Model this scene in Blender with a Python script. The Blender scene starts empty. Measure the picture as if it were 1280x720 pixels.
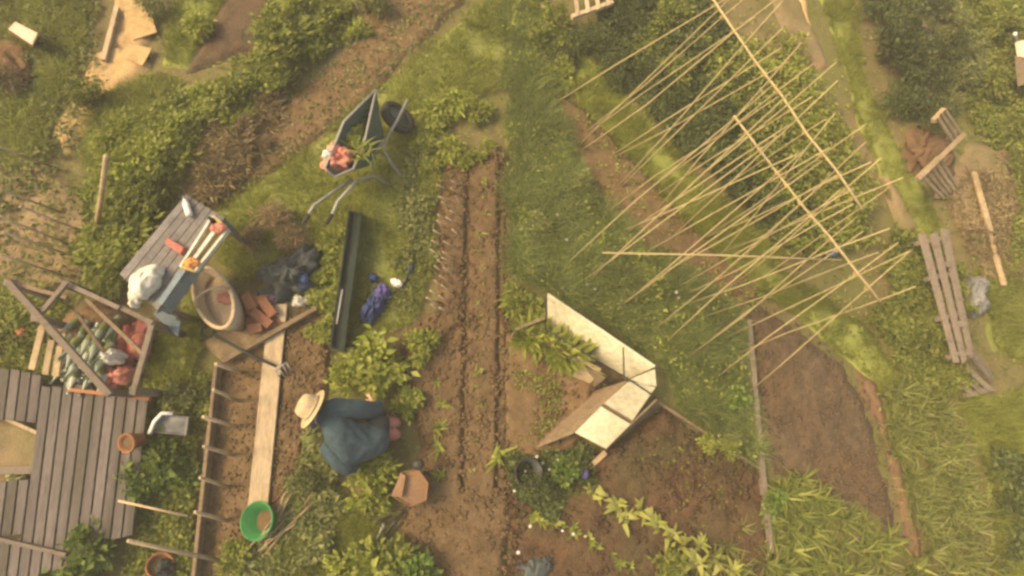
import bpy, math, random
import numpy as np
from mathutils import Matrix, Vector, Euler

random.seed(7)
rng = np.random.default_rng(7)
scene = bpy.context.scene
C = scene.collection
rad = math.radians

# ------------------------------------------------------------------ camera
CAM_H, FPX = 6.0, 720.0                      # height above the plot, focal length in 1280-wide pixels
_d = Vector((-80 / FPX, -180 / FPX, -1)).normalized()
_zw = -_d
_yw = (Vector((0, 1, 0)) - _zw * _zw.y).normalized()
_xw = _yw.cross(_zw)
ROT = Matrix((_xw, _yw, _zw))
cam_data = bpy.data.cameras.new('camera')
cam_data.sensor_fit = 'HORIZONTAL'
cam_data.sensor_width = 36.0
cam_data.lens = 36.0 * FPX / 1280.0
cam_data.clip_end = 1000
camera = bpy.data.objects.new('camera', cam_data)
camera.location = (0, 0, CAM_H)
camera.rotation_euler = ROT.to_euler()
C.objects.link(camera)
scene.camera = camera

# ------------------------------------------------------------------ light
SUN_EL, SUN_AZ = rad(48), rad(172)           # azimuth of the sun measured from +X
world = bpy.data.worlds.new('World')
scene.world = world
world.use_nodes = True
wn = world.node_tree.nodes
bg = wn['Background']
sky = wn.new('ShaderNodeTexSky')
sky.sky_type = 'NISHITA'
sky.sun_disc = False
sky.sun_elevation = SUN_EL
sky.sun_rotation = math.pi / 2 - SUN_AZ
sky.dust_density = 5.0
sky.air_density = 1.0
world.node_tree.links.new(sky.outputs[0], bg.inputs[0])
bg.inputs[1].default_value = 0.14
sun_data = bpy.data.lights.new('sun', 'SUN')
sun_data.energy = 1.5
sun_data.angle = rad(17)
sun_data.color = (1.0, 0.86, 0.64)
sun = bpy.data.objects.new('sun', sun_data)
sv = Vector((math.cos(SUN_EL) * math.cos(SUN_AZ), math.cos(SUN_EL) * math.sin(SUN_AZ), math.sin(SUN_EL)))
sun.rotation_euler = sv.to_track_quat('Z', 'Y').to_euler()
sun.location = sv * 30
C.objects.link(sun)
vs = scene.view_settings
vs.view_transform = 'Standard'
vs.look = 'None'
vs.gamma = 1.0
vs.exposure = 1.2
vs.use_white_balance = True
vs.white_balance_temperature = 8600
vs.white_balance_tint = 8
scene.cycles.filter_width = 2.8
scene.cycles.max_bounces = 6
scene.cycles.transparent_max_bounces = 6
scene.cycles.use_denoising = True


# ------------------------------------------------------------------ helpers
def P(u, v, z=0.0):
    w = ROT @ Vector(((u - 640) / FPX, (360 - v) / FPX, -1))
    t = (z - CAM_H) / w.z
    return Vector((w.x * t, w.y * t, z))


def PP(pts, z=0.0):
    return np.array([P(u, v, z)[:2] for u, v in pts])


def lerp(a, b, t):
    return a + (b - a) * t


def lp(a, b, t):
    return (a[0] + (b[0] - a[0]) * t, a[1] + (b[1] - a[1]) * t)


_TAB = np.random.default_rng(3).random((256, 256))


def vnoise(x, y, s, o=0):
    x = np.asarray(x) / s + 37.3 * (o + 1) + 500
    y = np.asarray(y) / s + 91.7 * (o + 1) + 500
    xi = np.floor(x).astype(int); yi = np.floor(y).astype(int)
    fx = x - xi; fy = y - yi
    fx = fx * fx * (3 - 2 * fx); fy = fy * fy * (3 - 2 * fy)
    g = lambda i, j: _TAB[i % 256, j % 256]
    return (g(xi, yi) * (1 - fx) + g(xi + 1, yi) * fx) * (1 - fy) + (g(xi, yi + 1) * (1 - fx) + g(xi + 1, yi + 1) * fx) * fy - .5


def fbm(x, y, s, o=0):
    return vnoise(x, y, s, o) + .5 * vnoise(x, y, s / 2.1, o + 1) + .25 * vnoise(x, y, s / 4.3, o + 2)


def inside(pts, poly):
    x, y = pts[:, 0], pts[:, 1]
    r = np.zeros(len(pts), bool)
    n = len(poly)
    for i in range(n):
        x0, y0 = poly[i]; x1, y1 = poly[(i + 1) % n]
        c = ((y0 > y) != (y1 > y)) & (x < (x1 - x0) * (y - y0) / (y1 - y0 + 1e-12) + x0)
        r ^= c
    return r


def sdist(pts, poly):
    d = np.full(len(pts), 1e9)
    n = len(poly)
    for i in range(n):
        a = np.array(poly[i]); b = np.array(poly[(i + 1) % n])
        ab = b - a
        t = np.clip(((pts - a) @ ab) / (ab @ ab + 1e-12), 0, 1)
        d = np.minimum(d, np.linalg.norm(pts - a - t[:, None] * ab, axis=1))
    return np.where(inside(pts, poly), d, -d)


def sample_in(poly, n, soft=0.10):
    lo, hi = poly.min(0), poly.max(0)
    out = np.zeros((0, 2))
    while len(out) < n:
        q = lo - .1 + rng.random((n * 3, 2)) * (hi - lo + .2)
        d = sdist(q, poly) + soft * 2 * fbm(q[:, 0], q[:, 1], .25, 9)
        out = np.vstack([out, q[d > 0]])
    return out[:n]


def np_mesh(name, V, F):
    """V (n,3), F (m,k) faces of one size"""
    me = bpy.data.meshes.new(name)
    V = np.asarray(V, np.float32); F = np.asarray(F, np.int32)
    m, k = F.shape
    me.vertices.add(len(V)); me.vertices.foreach_set('co', V.ravel())
    me.loops.add(m * k); me.loops.foreach_set('vertex_index', F.ravel())
    me.polygons.add(m)
    me.polygons.foreach_set('loop_start', np.arange(0, m * k, k, dtype=np.int32))
    me.polygons.foreach_set('loop_total', np.full(m, k, np.int32))
    me.update(calc_edges=True)
    return me


def tag(o, label=None, cat=None, group=None, kind=None):
    if label: o['label'] = label
    if cat: o['category'] = cat
    if group: o['group'] = group
    if kind: o['kind'] = kind
    return o


def link(name, me, mat=None, parent=None, smooth=False):
    o = bpy.data.objects.new(name, me)
    C.objects.link(o)
    if mat is not None and me is not None and not me.materials: me.materials.append(mat)
    if smooth: me.polygons.foreach_set('use_smooth', np.ones(len(me.polygons), bool))
    if parent is not None:
        o.parent = parent
        if parent.type == 'EMPTY':
            o.matrix_parent_inverse = Matrix.Translation(-parent.location)
    return o


def thing(name, label, cat, loc, group=None):
    o = bpy.data.objects.new(name, None)
    o.empty_display_size = .1
    o.location = loc
    C.objects.link(o)
    return tag(o, label, cat, group)


def spawn(proto, loc, rz=0.0, sc=1.0, label=None, group=None, tilt=(0, 0)):
    r = proto.copy(); C.objects.link(r)
    r.location = loc; r.rotation_euler = (tilt[0], tilt[1], rz)
    r.scale = sc if hasattr(sc, '__len__') else (sc, sc, sc)
    if label: r['label'] = label
    if group: r['group'] = group
    for ch in proto.children:
        c = ch.copy(); C.objects.link(c); c.parent = r
        for g in ch.children:
            e = g.copy(); C.objects.link(e); e.parent = c
    return r


def drop(proto):
    for ch in list(proto.children):
        for g in list(ch.children): bpy.data.objects.remove(g)
        bpy.data.objects.remove(ch)
    bpy.data.objects.remove(proto)


class MB:
    def __init__(s): s.V = []; s.F = []

    def add(s, vs_, fs):
        b = len(s.V)
        s.V += [tuple(v) for v in vs_]
        s.F += [tuple(i + b for i in f) for f in fs]
        return s

    def hexa(s, a, b):
        """a, b: 4 corners each (bottom, top)"""
        return s.add(list(a) + list(b), [(3, 2, 1, 0), (4, 5, 6, 7), (0, 1, 5, 4), (1, 2, 6, 5), (2, 3, 7, 6), (3, 0, 4, 7)])

    def slab(s, c, t):
        c = [Vector(x) for x in c]
        n = (c[1] - c[0]).cross(c[3] - c[0]).normalized()
        if n.z < 0: n = -n
        return s.hexa([x - n * t for x in c], c)

    def bar(s, p0, p1, w, h, up=(0, 0, 1), jit=0.0):
        p0 = Vector(p0); p1 = Vector(p1)
        d = (p1 - p0).normalized()
        up = Vector(up)
        if abs(d.dot(up)) > .95: up = Vector((0, 1, 0))
        sd = d.cross(up).normalized(); u2 = sd.cross(d).normalized()
        j = lambda: 1 + random.uniform(-jit, jit)
        A = [p0 + sd * w / 2 * i * j() + u2 * h / 2 * k * j() for i, k in ((-1, -1), (1, -1), (1, 1), (-1, 1))]
        B = [p1 + sd * w / 2 * i * j() + u2 * h / 2 * k * j() for i, k in ((-1, -1), (1, -1), (1, 1), (-1, 1))]
        return s.hexa(A, B)

    def tube(s, pts, r, n=7, cap=True):
        pts = [Vector(p) for p in pts]
        m = len(pts)
        rs = r if hasattr(r, '__len__') else [r] * m
        b = len(s.V)
        prev = None
        for i, p in enumerate(pts):
            d = (pts[min(i + 1, m - 1)] - pts[max(i - 1, 0)]).normalized()
            if prev is None:
                a = Vector((0, 0, 1)) if abs(d.z) < .9 else Vector((1, 0, 0))
                sd = d.cross(a).normalized()
            else:
                sd = (prev - d * prev.dot(d)).normalized()
            prev = sd
            u2 = sd.cross(d)
            for k in range(n):
                a = 2 * math.pi * k / n
                s.V.append(tuple(p + (sd * math.cos(a) + u2 * math.sin(a)) * rs[i]))
        for i in range(m - 1):
            for k in range(n):
                k2 = (k + 1) % n
                s.F.append((b + i * n + k, b + i * n + k2, b + (i + 1) * n + k2, b + (i + 1) * n + k))
        if cap:
            s.F.append(tuple(b + k for k in range(n))[::-1]); s.F.append(tuple(b + (m - 1) * n + k for k in range(n)))
        return s

    def loft(s, rings, cap=True):
        b = len(s.V); n = len(rings[0]); m = len(rings)
        for r in rings: s.V += [tuple(p) for p in r]
        for i in range(m - 1):
            for k in range(n):
                k2 = (k + 1) % n
                s.F.append((b + i * n + k, b + i * n + k2, b + (i + 1) * n + k2, b + (i + 1) * n + k))
        if cap:
            s.F.append(tuple(b + k for k in range(n))[::-1]); s.F.append(tuple(b + (m - 1) * n + k for k in range(n)))
        return s

    def lathe(s, prof, M, n=18, sx=1.0, sy=1.0, wob=0.0):
        rings = []
        for r, z in prof:
            rings.append([M @ Vector((r * sx * math.cos(a) * (1 + wob * math.sin(3 * a + z * 9)), r * sy * math.sin(a), z)) for a in [2 * math.pi * k / n for k in range(n)]])
        return s.loft(rings, cap=False)

    def build(s, name, mat, parent=None, smooth=False, bevel=0.0):
        me = bpy.data.meshes.new(name)
        me.from_pydata(s.V, [], s.F)
        me.update()
        o = link(name, me, mat, parent, smooth)
        if bevel:
            bv = o.modifiers.new('bevel', 'BEVEL'); bv.width = bevel; bv.segments = 1
        return o


def axis_matrix(loc, zdir, yaw=0.0):
    q = Vector(zdir).normalized().to_track_quat('Z', 'Y')
    return Matrix.Translation(loc) @ q.to_matrix().to_4x4() @ Matrix.Rotation(yaw, 4, 'Z')


# ------------------------------------------------------------------ materials
def ramp(nt, fac, cols):
    r = nt.nodes.new('ShaderNodeValToRGB')
    el = r.color_ramp.elements
    while len(el) < len(cols): el.new(.5)
    for e, (p, c) in zip(el, cols):
        e.position = p; e.color = (*c, 1)
    nt.links.new(fac, r.inputs[0])
    return r


def nmat(name, c1, c2, scale=8.0, rough=.9, bump=.4, bscale=60.0, c3=None, c4=None, stretch=None, spec=.25, dist=.012):
    m = bpy.data.materials.new(name); m.use_nodes = True
    nt = m.node_tree; N = nt.nodes; L = nt.links
    b = N['Principled BSDF']
    tc = N.new('ShaderNodeTexCoord')
    src = tc.outputs['Object']
    if stretch:
        mp = N.new('ShaderNodeMapping'); mp.inputs['Scale'].default_value = stretch
        L.new(src, mp.inputs['Vector']); src = mp.outputs['Vector']
    n1 = N.new('ShaderNodeTexNoise'); n1.inputs['Scale'].default_value = scale; n1.inputs['Detail'].default_value = 7; n1.inputs['Roughness'].default_value = .65
    L.new(src, n1.inputs['Vector'])
    cols = [(.3, c1), (.7, c2)] if c3 is None else [(.28, c1), (.5, c2), (.72, c3)]
    col = ramp(nt, n1.outputs['Fac'], cols).outputs[0]
    if c4 is not None:
        n3 = N.new('ShaderNodeTexNoise'); n3.inputs['Scale'].default_value = scale * .25; n3.inputs['Detail'].default_value = 5
        L.new(src, n3.inputs['Vector'])
        mk = ramp(nt, n3.outputs['Fac'], [(.45, (0, 0, 0)), (.62, (1, 1, 1))])
        mx = N.new('ShaderNodeMix'); mx.data_type = 'RGBA'
        L.new(mk.outputs[0], mx.inputs[0]); L.new(col, mx.inputs[6]); mx.inputs[7].default_value = (*c4, 1)
        col = mx.outputs[2]
    n2 = N.new('ShaderNodeTexNoise'); n2.inputs['Scale'].default_value = bscale; n2.inputs['Detail'].default_value = 5
    L.new(src, n2.inputs['Vector'])
    mul = N.new('ShaderNodeMix'); mul.data_type = 'RGBA'; mul.blend_type = 'MULTIPLY'; mul.inputs[0].default_value = .55
    sp = ramp(nt, n2.outputs['Fac'], [(.3, (.55, .55, .55)), (.7, (1.2, 1.2, 1.2))])
    L.new(col, mul.inputs[6]); L.new(sp.outputs[0], mul.inputs[7])
    oi = N.new('ShaderNodeObjectInfo'); hs = N.new('ShaderNodeHueSaturation'); mr = N.new('ShaderNodeMapRange')
    mr.inputs[3].default_value = .84; mr.inputs[4].default_value = 1.16
    L.new(oi.outputs['Random'], mr.inputs[0]); L.new(mr.outputs[0], hs.inputs['Value']); L.new(mul.outputs[2], hs.inputs['Color'])
    L.new(hs.outputs[0], b.inputs['Base Color'])
    if bump:
        bp = N.new('ShaderNodeBump'); bp.inputs['Strength'].default_value = bump; bp.inputs['Distance'].default_value = dist
        L.new(n2.outputs['Fac'], bp.inputs['Height']); L.new(bp.outputs[0], b.inputs['Normal'])
    b.inputs['Roughness'].default_value = rough
    b.inputs['Specular IOR Level'].default_value = spec
    return m


def leafmat(name, c1, c2, c3, trans=.3):
    if 'dry' not in name:                     # fresh green
        c1, c2, c3 = [(c[0] * .96, c[1] * 1.11, c[2] * 1.0) for c in (c1, c2, c3)]
    m = bpy.data.materials.new(name); m.use_nodes = True
    nt = m.node_tree; N = nt.nodes; L = nt.links
    b = N['Principled BSDF']; out = N['Material Output']
    g = N.new('ShaderNodeNewGeometry'); oi = N.new('ShaderNodeObjectInfo')
    r = ramp(nt, g.outputs['Random Per Island'], [(0, c1), (.55, c2), (1, c3)])
    hs = N.new('ShaderNodeHueSaturation')
    mr = N.new('ShaderNodeMapRange'); mr.inputs[3].default_value = .8; mr.inputs[4].default_value = 1.2
    tc = N.new('ShaderNodeTexCoord'); nz = N.new('ShaderNodeTexNoise'); nz.inputs['Scale'].default_value = 2.6; nz.inputs['Detail'].default_value = 4
    L.new(tc.outputs['Object'], nz.inputs['Vector'])
    m2 = N.new('ShaderNodeMapRange'); m2.inputs[1].default_value = .32; m2.inputs[2].default_value = .68; m2.inputs[3].default_value = .74; m2.inputs[4].default_value = 1.2
    L.new(nz.outputs['Fac'], m2.inputs[0])
    mm = N.new('ShaderNodeMath'); mm.operation = 'MULTIPLY'
    L.new(oi.outputs['Random'], mr.inputs[0]); L.new(mr.outputs[0], mm.inputs[0]); L.new(m2.outputs[0], mm.inputs[1]); L.new(mm.outputs[0], hs.inputs['Value'])
    L.new(r.outputs[0], hs.inputs['Color'])
    L.new(hs.outputs[0], b.inputs['Base Color'])
    b.inputs['Roughness'].default_value = .62
    b.inputs['Specular IOR Level'].default_value = .25
    t = N.new('ShaderNodeBsdfTranslucent'); L.new(hs.outputs[0], t.inputs[0])
    mx = N.new('ShaderNodeMixShader'); mx.inputs[0].default_value = trans
    L.new(b.outputs[0], mx.inputs[1]); L.new(t.outputs[0], mx.inputs[2]); L.new(mx.outputs[0], out.inputs[0])
    return m


M = {}
M['ground'] = nmat('earth_and_weeds', (.090, .078, .028), (.150, .118, .050), 3.0, c3=(.20, .145, .078), c4=(.115, .112, .034), bump=.6)
M['soil'] = nmat('garden_soil', (.085, .052, .024), (.135, .084, .040), 7.0, c3=(.18, .118, .062), bump=.8, bscale=45)
M['redsoil'] = nmat('reddish_soil', (.045, .024, .012), (.085, .046, .022), 6.0, c3=(.120, .066, .032), c4=(.072, .050, .022), bump=1.0, bscale=34, dist=.02)
M['darksoil'] = nmat('dark_soil', (.060, .042, .024), (.098, .066, .038), 6.0, c3=(.130, .088, .050), c4=(.110, .068, .036), bump=1.0, bscale=40, dist=.02)
M['rust'] = nmat('rusty_soil', (.10, .056, .030), (.155, .088, .048), 6.0, c3=(.19, .115, .066), bump=.9, bscale=40, dist=.015)
M['drysoil'] = nmat('dry_soil', (.17, .112, .062), (.24, .165, .092), 5.0, c3=(.19, .15, .075), c4=(.155, .125, .055), bump=.6)
M['sand'] = nmat('ochre_sand', (.34, .215, .095), (.44, .29, .135), 6.0, c3=(.30, .19, .085), bump=.5)
M['turf'] = nmat('turf', (.130, .150, .036), (.170, .185, .050), 9.0, c3=(.21, .20, .070), bump=.7)
M['lane'] = nmat('mown_lane', (.165, .190, .040), (.205, .225, .052), 7.0, c3=(.25, .245, .072), bump=.5)
M['grass'] = leafmat('grass_blades', (.14, .148, .026), (.22, .210, .044), (.31, .265, .075), .42)
M['tallgrass'] = leafmat('tall_grass', (.070, .090, .024), (.135, .145, .042), (.28, .25, .10), .35)
M['leaf_light'] = leafmat('light_leaves', (.17, .185, .034), (.285, .275, .058), (.41, .36, .105), .42)
M['leaf_mid'] = leafmat('mid_leaves', (.105, .118, .024), (.20, .195, .044), (.32, .28, .080), .38)
M['leaf_green'] = leafmat('green_leaves', (.075, .115, .024), (.145, .185, .042), (.25, .27, .072), .38)
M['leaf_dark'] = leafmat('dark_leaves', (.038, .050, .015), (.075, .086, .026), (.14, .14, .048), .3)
M['leaf_grey'] = leafmat('grey_leaves', (.12, .125, .042), (.20, .19, .066), (.31, .27, .115), .35)
M['leaf_yellow'] = leafmat('yellow_leaves', (.22, .205, .045), (.35, .30, .075), (.50, .42, .15))
M['leaf_dry'] = leafmat('dry_leaves', (.18, .125, .060), (.30, .22, .108), (.40, .305, .165), .15)
M['leek'] = leafmat('strap_leaves', (.10, .105, .024), (.19, .178, .046), (.34, .29, .11))
M['stem'] = nmat('plant_stem', (.10, .085, .035), (.16, .13, .055), 30, bump=.2)
M['cane'] = nmat('bamboo_cane', (.26, .205, .10), (.38, .305, .155), 6, .7, .2, 40, c3=(.31, .225, .12))
M['stick'] = nmat('pale_stick', (.36, .255, .145), (.48, .36, .215), 14, .8, .3, 60)
M['twine'] = nmat('twine', (.30, .20, .08), (.40, .28, .12), 60, .9, .2)
M['greywood'] = nmat('weathered_wood', (.105, .080, .058), (.19, .150, .112), 4, .85, .6, 25, c3=(.15, .108, .075), stretch=(3, 3, 3), dist=.006)
M['deckwood'] = nmat('deck_wood', (.072, .060, .054), (.150, .124, .110), 2.5, .85, .9, 14, c3=(.105, .084, .074), c4=(.085, .074, .056), stretch=(11, 1, 1), dist=.010)
M['brownwood'] = nmat('brown_wood', (.105, .070, .040), (.20, .142, .086), 3, .85, .5, 22, c3=(.15, .10, .058), stretch=(3, 3, 1), dist=.006)
M['palewood'] = nmat('pale_wood', (.32, .235, .14), (.45, .34, .215), 3, .8, .4, 16, c3=(.25, .175, .10), stretch=(7, 1, 1), dist=.004)
M['palletwood'] = nmat('pallet_wood', (.25, .175, .095), (.40, .295, .175), 5, .85, .5, 25, dist=.005)
M['tabletop'] = nmat('grey_table', (.105, .095, .090), (.175, .158, .145), 5, .8, .4, 30, c3=(.135, .115, .10), dist=.004)
M['cream'] = nmat('cream_board', (.50, .445, .29), (.56, .505, .345), 2, .6, .15, 20, c3=(.46, .40, .25), c4=(.43, .37, .235), dist=.004)
M['blackmetal'] = nmat('black_metal', (.018, .018, .016), (.035, .034, .030), 20, .5, .1)
M['greyplastic'] = nmat('grey_green_steel', (.040, .066, .050), (.070, .100, .078), 6, .55, .15, 30)
M['greymetal'] = nmat('grey_tube', (.22, .21, .18), (.32, .30, .26), 20, .45, .1)
M['darkgreen'] = nmat('dark_green_paint', (.012, .022, .016), (.026, .040, .030), 6, .7, .3, 40)
M['rubber'] = nmat('rubber', (.020, .018, .016), (.050, .040, .032), 10, .85, .3)
M['navy'] = nmat('navy_sheet', (.012, .022, .070), (.030, .055, .150), 7, .55, .4, 18)
M['purple'] = nmat('purple_plastic', (.055, .045, .15), (.11, .09, .24), 9, .5, .2)
M['blacksheet'] = nmat('black_sheet', (.018, .022, .022), (.055, .065, .062), 9, .5, .5, 18)
M['greysheet'] = nmat('grey_tarpaulin', (.12, .12, .115), (.21, .205, .19), 6, .6, .5, 12)
M['white'] = nmat('white_plastic', (.62, .58, .50), (.76, .72, .63), 6, .55, .15, 20)
M['sack'] = nmat('white_sack', (.50, .45, .35), (.70, .65, .53), 6, .8, .5, 25)
M['red'] = nmat('red_plastic', (.30, .070, .052), (.44, .135, .10), 6, .6, .4, 12, c3=(.36, .16, .12))
M['coral'] = nmat('coral_plastic', (.46, .150, .105), (.60, .26, .19), 8, .65, .4, 14)
M['pinkbox'] = nmat('pale_pink_board', (.62, .44, .31), (.72, .53, .39), 5, .8, .2)
M['orange'] = nmat('orange_plastic', (.50, .21, .055), (.62, .30, .10), 8, .6, .2)
M['terracotta'] = nmat('terracotta', (.26, .105, .045), (.36, .155, .070), 7, .85, .3)
M['boxbrown'] = nmat('brown_bucket', (.155, .082, .042), (.215, .118, .060), 4, .6, .15)
M['tan'] = nmat('tan_plastic', (.34, .25, .155), (.46, .35, .23), 4, .7, .2)
M['brick'] = nmat('red_brick', (.16, .066, .036), (.25, .105, .058), 9, .9, .6, c3=(.19, .10, .06))
M['steelblue'] = nmat('blue_grey_plastic', (.11, .15, .165), (.17, .22, .235), 6, .5, .15)
M['yellowplastic'] = nmat('yellow_plastic', (.46, .34, .105), (.60, .46, .17), 6, .6, .2)
M['bucketgreen'] = nmat('green_plastic', (.020, .155, .040), (.035, .23, .065), 4, .45, .1)
M['bluething'] = nmat('blue_plastic', (.055, .12, .26), (.09, .18, .36), 9, .5, .1)
M['coat'] = nmat('slate_coat', (.030, .054, .064), (.052, .084, .096), 6, .9, .4, 30)
M['skin'] = nmat('skin', (.48, .27, .19), (.56, .33, .24), 10, .6, .1)
M['trousers'] = nmat('dark_trousers', (.025, .028, .030), (.045, .048, .050), 10, .9, .3)
M['straw'] = nmat('straw', (.36, .26, .15), (.48, .365, .225), 10, .85, .5, 90, dist=.004)
M['haybrown'] = nmat('compost', (.11, .062, .030), (.18, .105, .055), 8, .95, .9, 40)
M['petal'] = nmat('petals', (.50, .46, .38), (.60, .55, .46), 8, .7, 0)


def glass_mat():
    m = bpy.data.materials.new('green_glass'); m.use_nodes = True
    b = m.node_tree.nodes['Principled BSDF']
    nt = m.node_tree
    oi = nt.nodes.new('ShaderNodeObjectInfo')
    r = ramp(nt, oi.outputs['Random'], [(0, (.22, .27, .19)), (.6, (.36, .40, .29)), (1, (.52, .53, .42))])
    nt.links.new(r.outputs[0], b.inputs['Base Color'])
    b.inputs['Roughness'].default_value = .12
    b.inputs['Transmission Weight'].default_value = .35
    return m


M['glass'] = glass_mat()


# ------------------------------------------------------------------ ground and beds
def axis_pts(lo, hi, step, far):
    mid = np.arange(lo, hi + 1e-6, step)
    g = np.array([.15, .4, 1, 2, 4, 8, 16, 40, 90, far])
    return np.concatenate([(lo - g)[::-1], mid, hi + g])


def grid_faces(nx, ny):
    i, j = np.meshgrid(np.arange(nx - 1), np.arange(ny - 1), indexing='ij')
    a = (i * ny + j).ravel()
    return np.stack([a, a + ny, a + ny + 1, a + 1], 1)


gx = axis_pts(-8, 10, .08, 220); gy = axis_pts(-3.5, 9.5, .08, 220)
X, Y = np.meshgrid(gx, gy, indexing='ij')
fade = np.clip((14 - np.hypot(X, Y)) / 6, 0, 1)
Zg = .03 * fbm(X, Y, .9, 1) * fade + .012 * fbm(X, Y, .2, 5) * fade - .012
gm = np_mesh('ground', np.stack([X.ravel(), Y.ravel(), Zg.ravel()], 1), grid_faces(len(gx), len(gy)))
tag(link('ground', gm, M['ground'], smooth=True), kind='structure')


def patch(name, px, z0, mat, step=.035, amp=.018, ns=.12, edge=.10, wob=.07, extra=None):
    poly = PP(px)
    lo = poly.min(0) - .15; hi = poly.max(0) + .15
    xs = np.arange(lo[0], hi[0], step); ys = np.arange(lo[1], hi[1], step)
    Xp, Yp = np.meshgrid(xs, ys, indexing='ij')
    pts = np.stack([Xp.ravel(), Yp.ravel()], 1)
    d = sdist(pts, poly) + wob * fbm(pts[:, 0], pts[:, 1], .35, 4)
    t = np.clip((d + .06) / (edge + .06), 0, 1); t = t * t * (3 - 2 * t)
    z = -.05 + (z0 + .05) * t + amp * fbm(pts[:, 0], pts[:, 1], ns, 6) * t
    if extra is not None: z = z + extra(pts, d) * t
    F = grid_faces(len(xs), len(ys))
    keep = (d[F] > -.06).any(1)
    F = F[keep]
    used = np.unique(F); mp = np.full(len(pts), -1); mp[used] = np.arange(len(used))
    me = np_mesh(name, np.stack([pts[used, 0], pts[used, 1], z[used]], 1), mp[F])
    o = link(name, me, mat, smooth=True)
    tag(o, kind='structure')
    return o


Z = {}
Z['path'] = [(640, -25), (640, 110), (600, 118), (545, 150), (560, 165), (548, 250), (540, 330), (520, 400), (430, 442), (425, 400), (400, 330), (350, 350), (300, 345), (255, 300), (258, 275), (345, 212), (432, 150), (515, 72), (600, 5), (612, -25)]
Z['tall'] = [(632, -25), (662, -25), (700, 75), (690, 130), (735, 235), (805, 305), (920, 395), (945, 570), (850, 510), (828, 460), (690, 362), (640, 350), (632, 200)]
Z['side'] = [(255, 330), (250, 440), (235, 500), (190, 500), (200, 405), (225, 360)]
Z['lane'] = [(1018, -25), (1064, -25), (1078, 100), (1125, 185), (1160, 240), (1180, 320), (1160, 330), (1100, 230), (1062, 120)]
Z['lane2'] = [(918, 335), (960, 325), (1085, 412), (1135, 485), (1100, 490), (1060, 452)]
Z['east'] = [(1210, 300), (1300, 280), (1300, 470), (1240, 440)]
Z['east2'] = [(1190, 500), (1300, 480), (1300, 740), (1245, 740), (1230, 590)]
Z['south'] = [(370, 640), (425, 600), (470, 650), (490, 740), (325, 740)]
Z['center'] = [(545, 215), (632, 185), (640, 740), (480, 740), (500, 640), (530, 560), (500, 470), (500, 420), (548, 380)]
Z['mid'] = [(628, 400), (745, 470), (735, 545), (640, 610), (626, 600)]
Z['red'] = [(632, 605), (760, 560), (828, 508), (950, 590), (975, 740), (632, 740)]
Z['east_plot'] = [(922, 362), (955, 375), (1062, 455), (1098, 530), (1135, 690), (1085, 650), (962, 592), (942, 500)]
Z['left_bed'] = [(277, 448), (342, 425), (330, 640), (312, 740), (244, 740)]
Z['left_bed2'] = [(352, 395), (414, 380), (412, 470), (385, 560), (352, 645), (325, 655)]
Z['top_soil'] = [(450, -25), (608, -25), (515, 72), (432, 150), (345, 215), (240, 278), (222, 240), (310, 165), (390, 95), (455, 40)]
Z['top_plot'] = [(290, -25), (348, -25), (330, 65), (232, 92)]
Z['sand'] = [(140, -25), (182, -25), (197, 38), (180, 82), (150, 65), (128, 75)]
Z['trellis'] = [(-40, 205), (55, 200), (118, 250), (120, 350), (60, 372), (-40, 355)]
Z['wedge'] = [(1098, 220), (1112, 222), (1148, 288), (1128, 295)]
Z['wedge2'] = [(984, -25), (1000, -25), (1024, 66), (1016, 62)]
Z['bean_soil'] = [(688, 112), (732, 136), (842, 256), (962, 362), (936, 396), (794, 294), (702, 198)]
Z['east_soil'] = [(1205, 175), (1262, 190), (1268, 345), (1225, 335), (1175, 240)]
Z['strip'] = [(948, -25), (984, -25), (1045, 88), (1022, 96), (985, 40)]
Z['sandy'] = [(188, 80), (150, 55), (116, 66), (96, 110), (58, 170), (84, 200), (130, 150), (158, 112)]
Z['dry'] = [(300, 120), (355, 125), (330, 190), (250, 255), (222, 245), (240, 190)]
Z['top_grass'] = [(225, -25), (292, -25), (236, 88), (200, 80)]
Z['work'] = [(250, 430), (345, 330), (400, 350), (345, 430), (275, 450)]

patch('grass_path', Z['path'], .03, M['turf'])
patch('grass_path', Z['tall'], .03, M['turf'])
patch('grass_path', Z['side'], .03, M['turf'])
patch('mown_lane', Z['lane'], .035, M['lane'])
patch('mown_lane', Z['lane2'], .035, M['lane'])
patch('grass_verge', Z['east'], .03, M['turf'])
patch('grass_verge', Z['east2'], .03, M['turf'])
patch('grass_verge', Z['south'], .03, M['turf'])


def furrow(pts, d):
    e = np.zeros(len(pts))
    for a, b, wd, dp in (((585, 205), (578, 612), .022, .07), ((625, 185), (622, 612), .022, .075), ((555, 425), (588, 397), .03, .05), ((508, 420), (528, 380), .03, .05)):
        A = np.array(P(*a)[:2]); B = np.array(P(*b)[:2])
        ab = B - A; t = np.clip(((pts - A) @ ab) / (ab @ ab), 0, 1)
        q = np.linalg.norm(pts - A - t[:, None] * ab, axis=1) + .012 * fbm(pts[:, 0], pts[:, 1], .3, 31)
        e -= dp * np.exp(-(q / wd) ** 2)
    return e


def humps(pts, d):
    return .05 * fbm(pts[:, 0], pts[:, 1], .5, 12)


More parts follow.
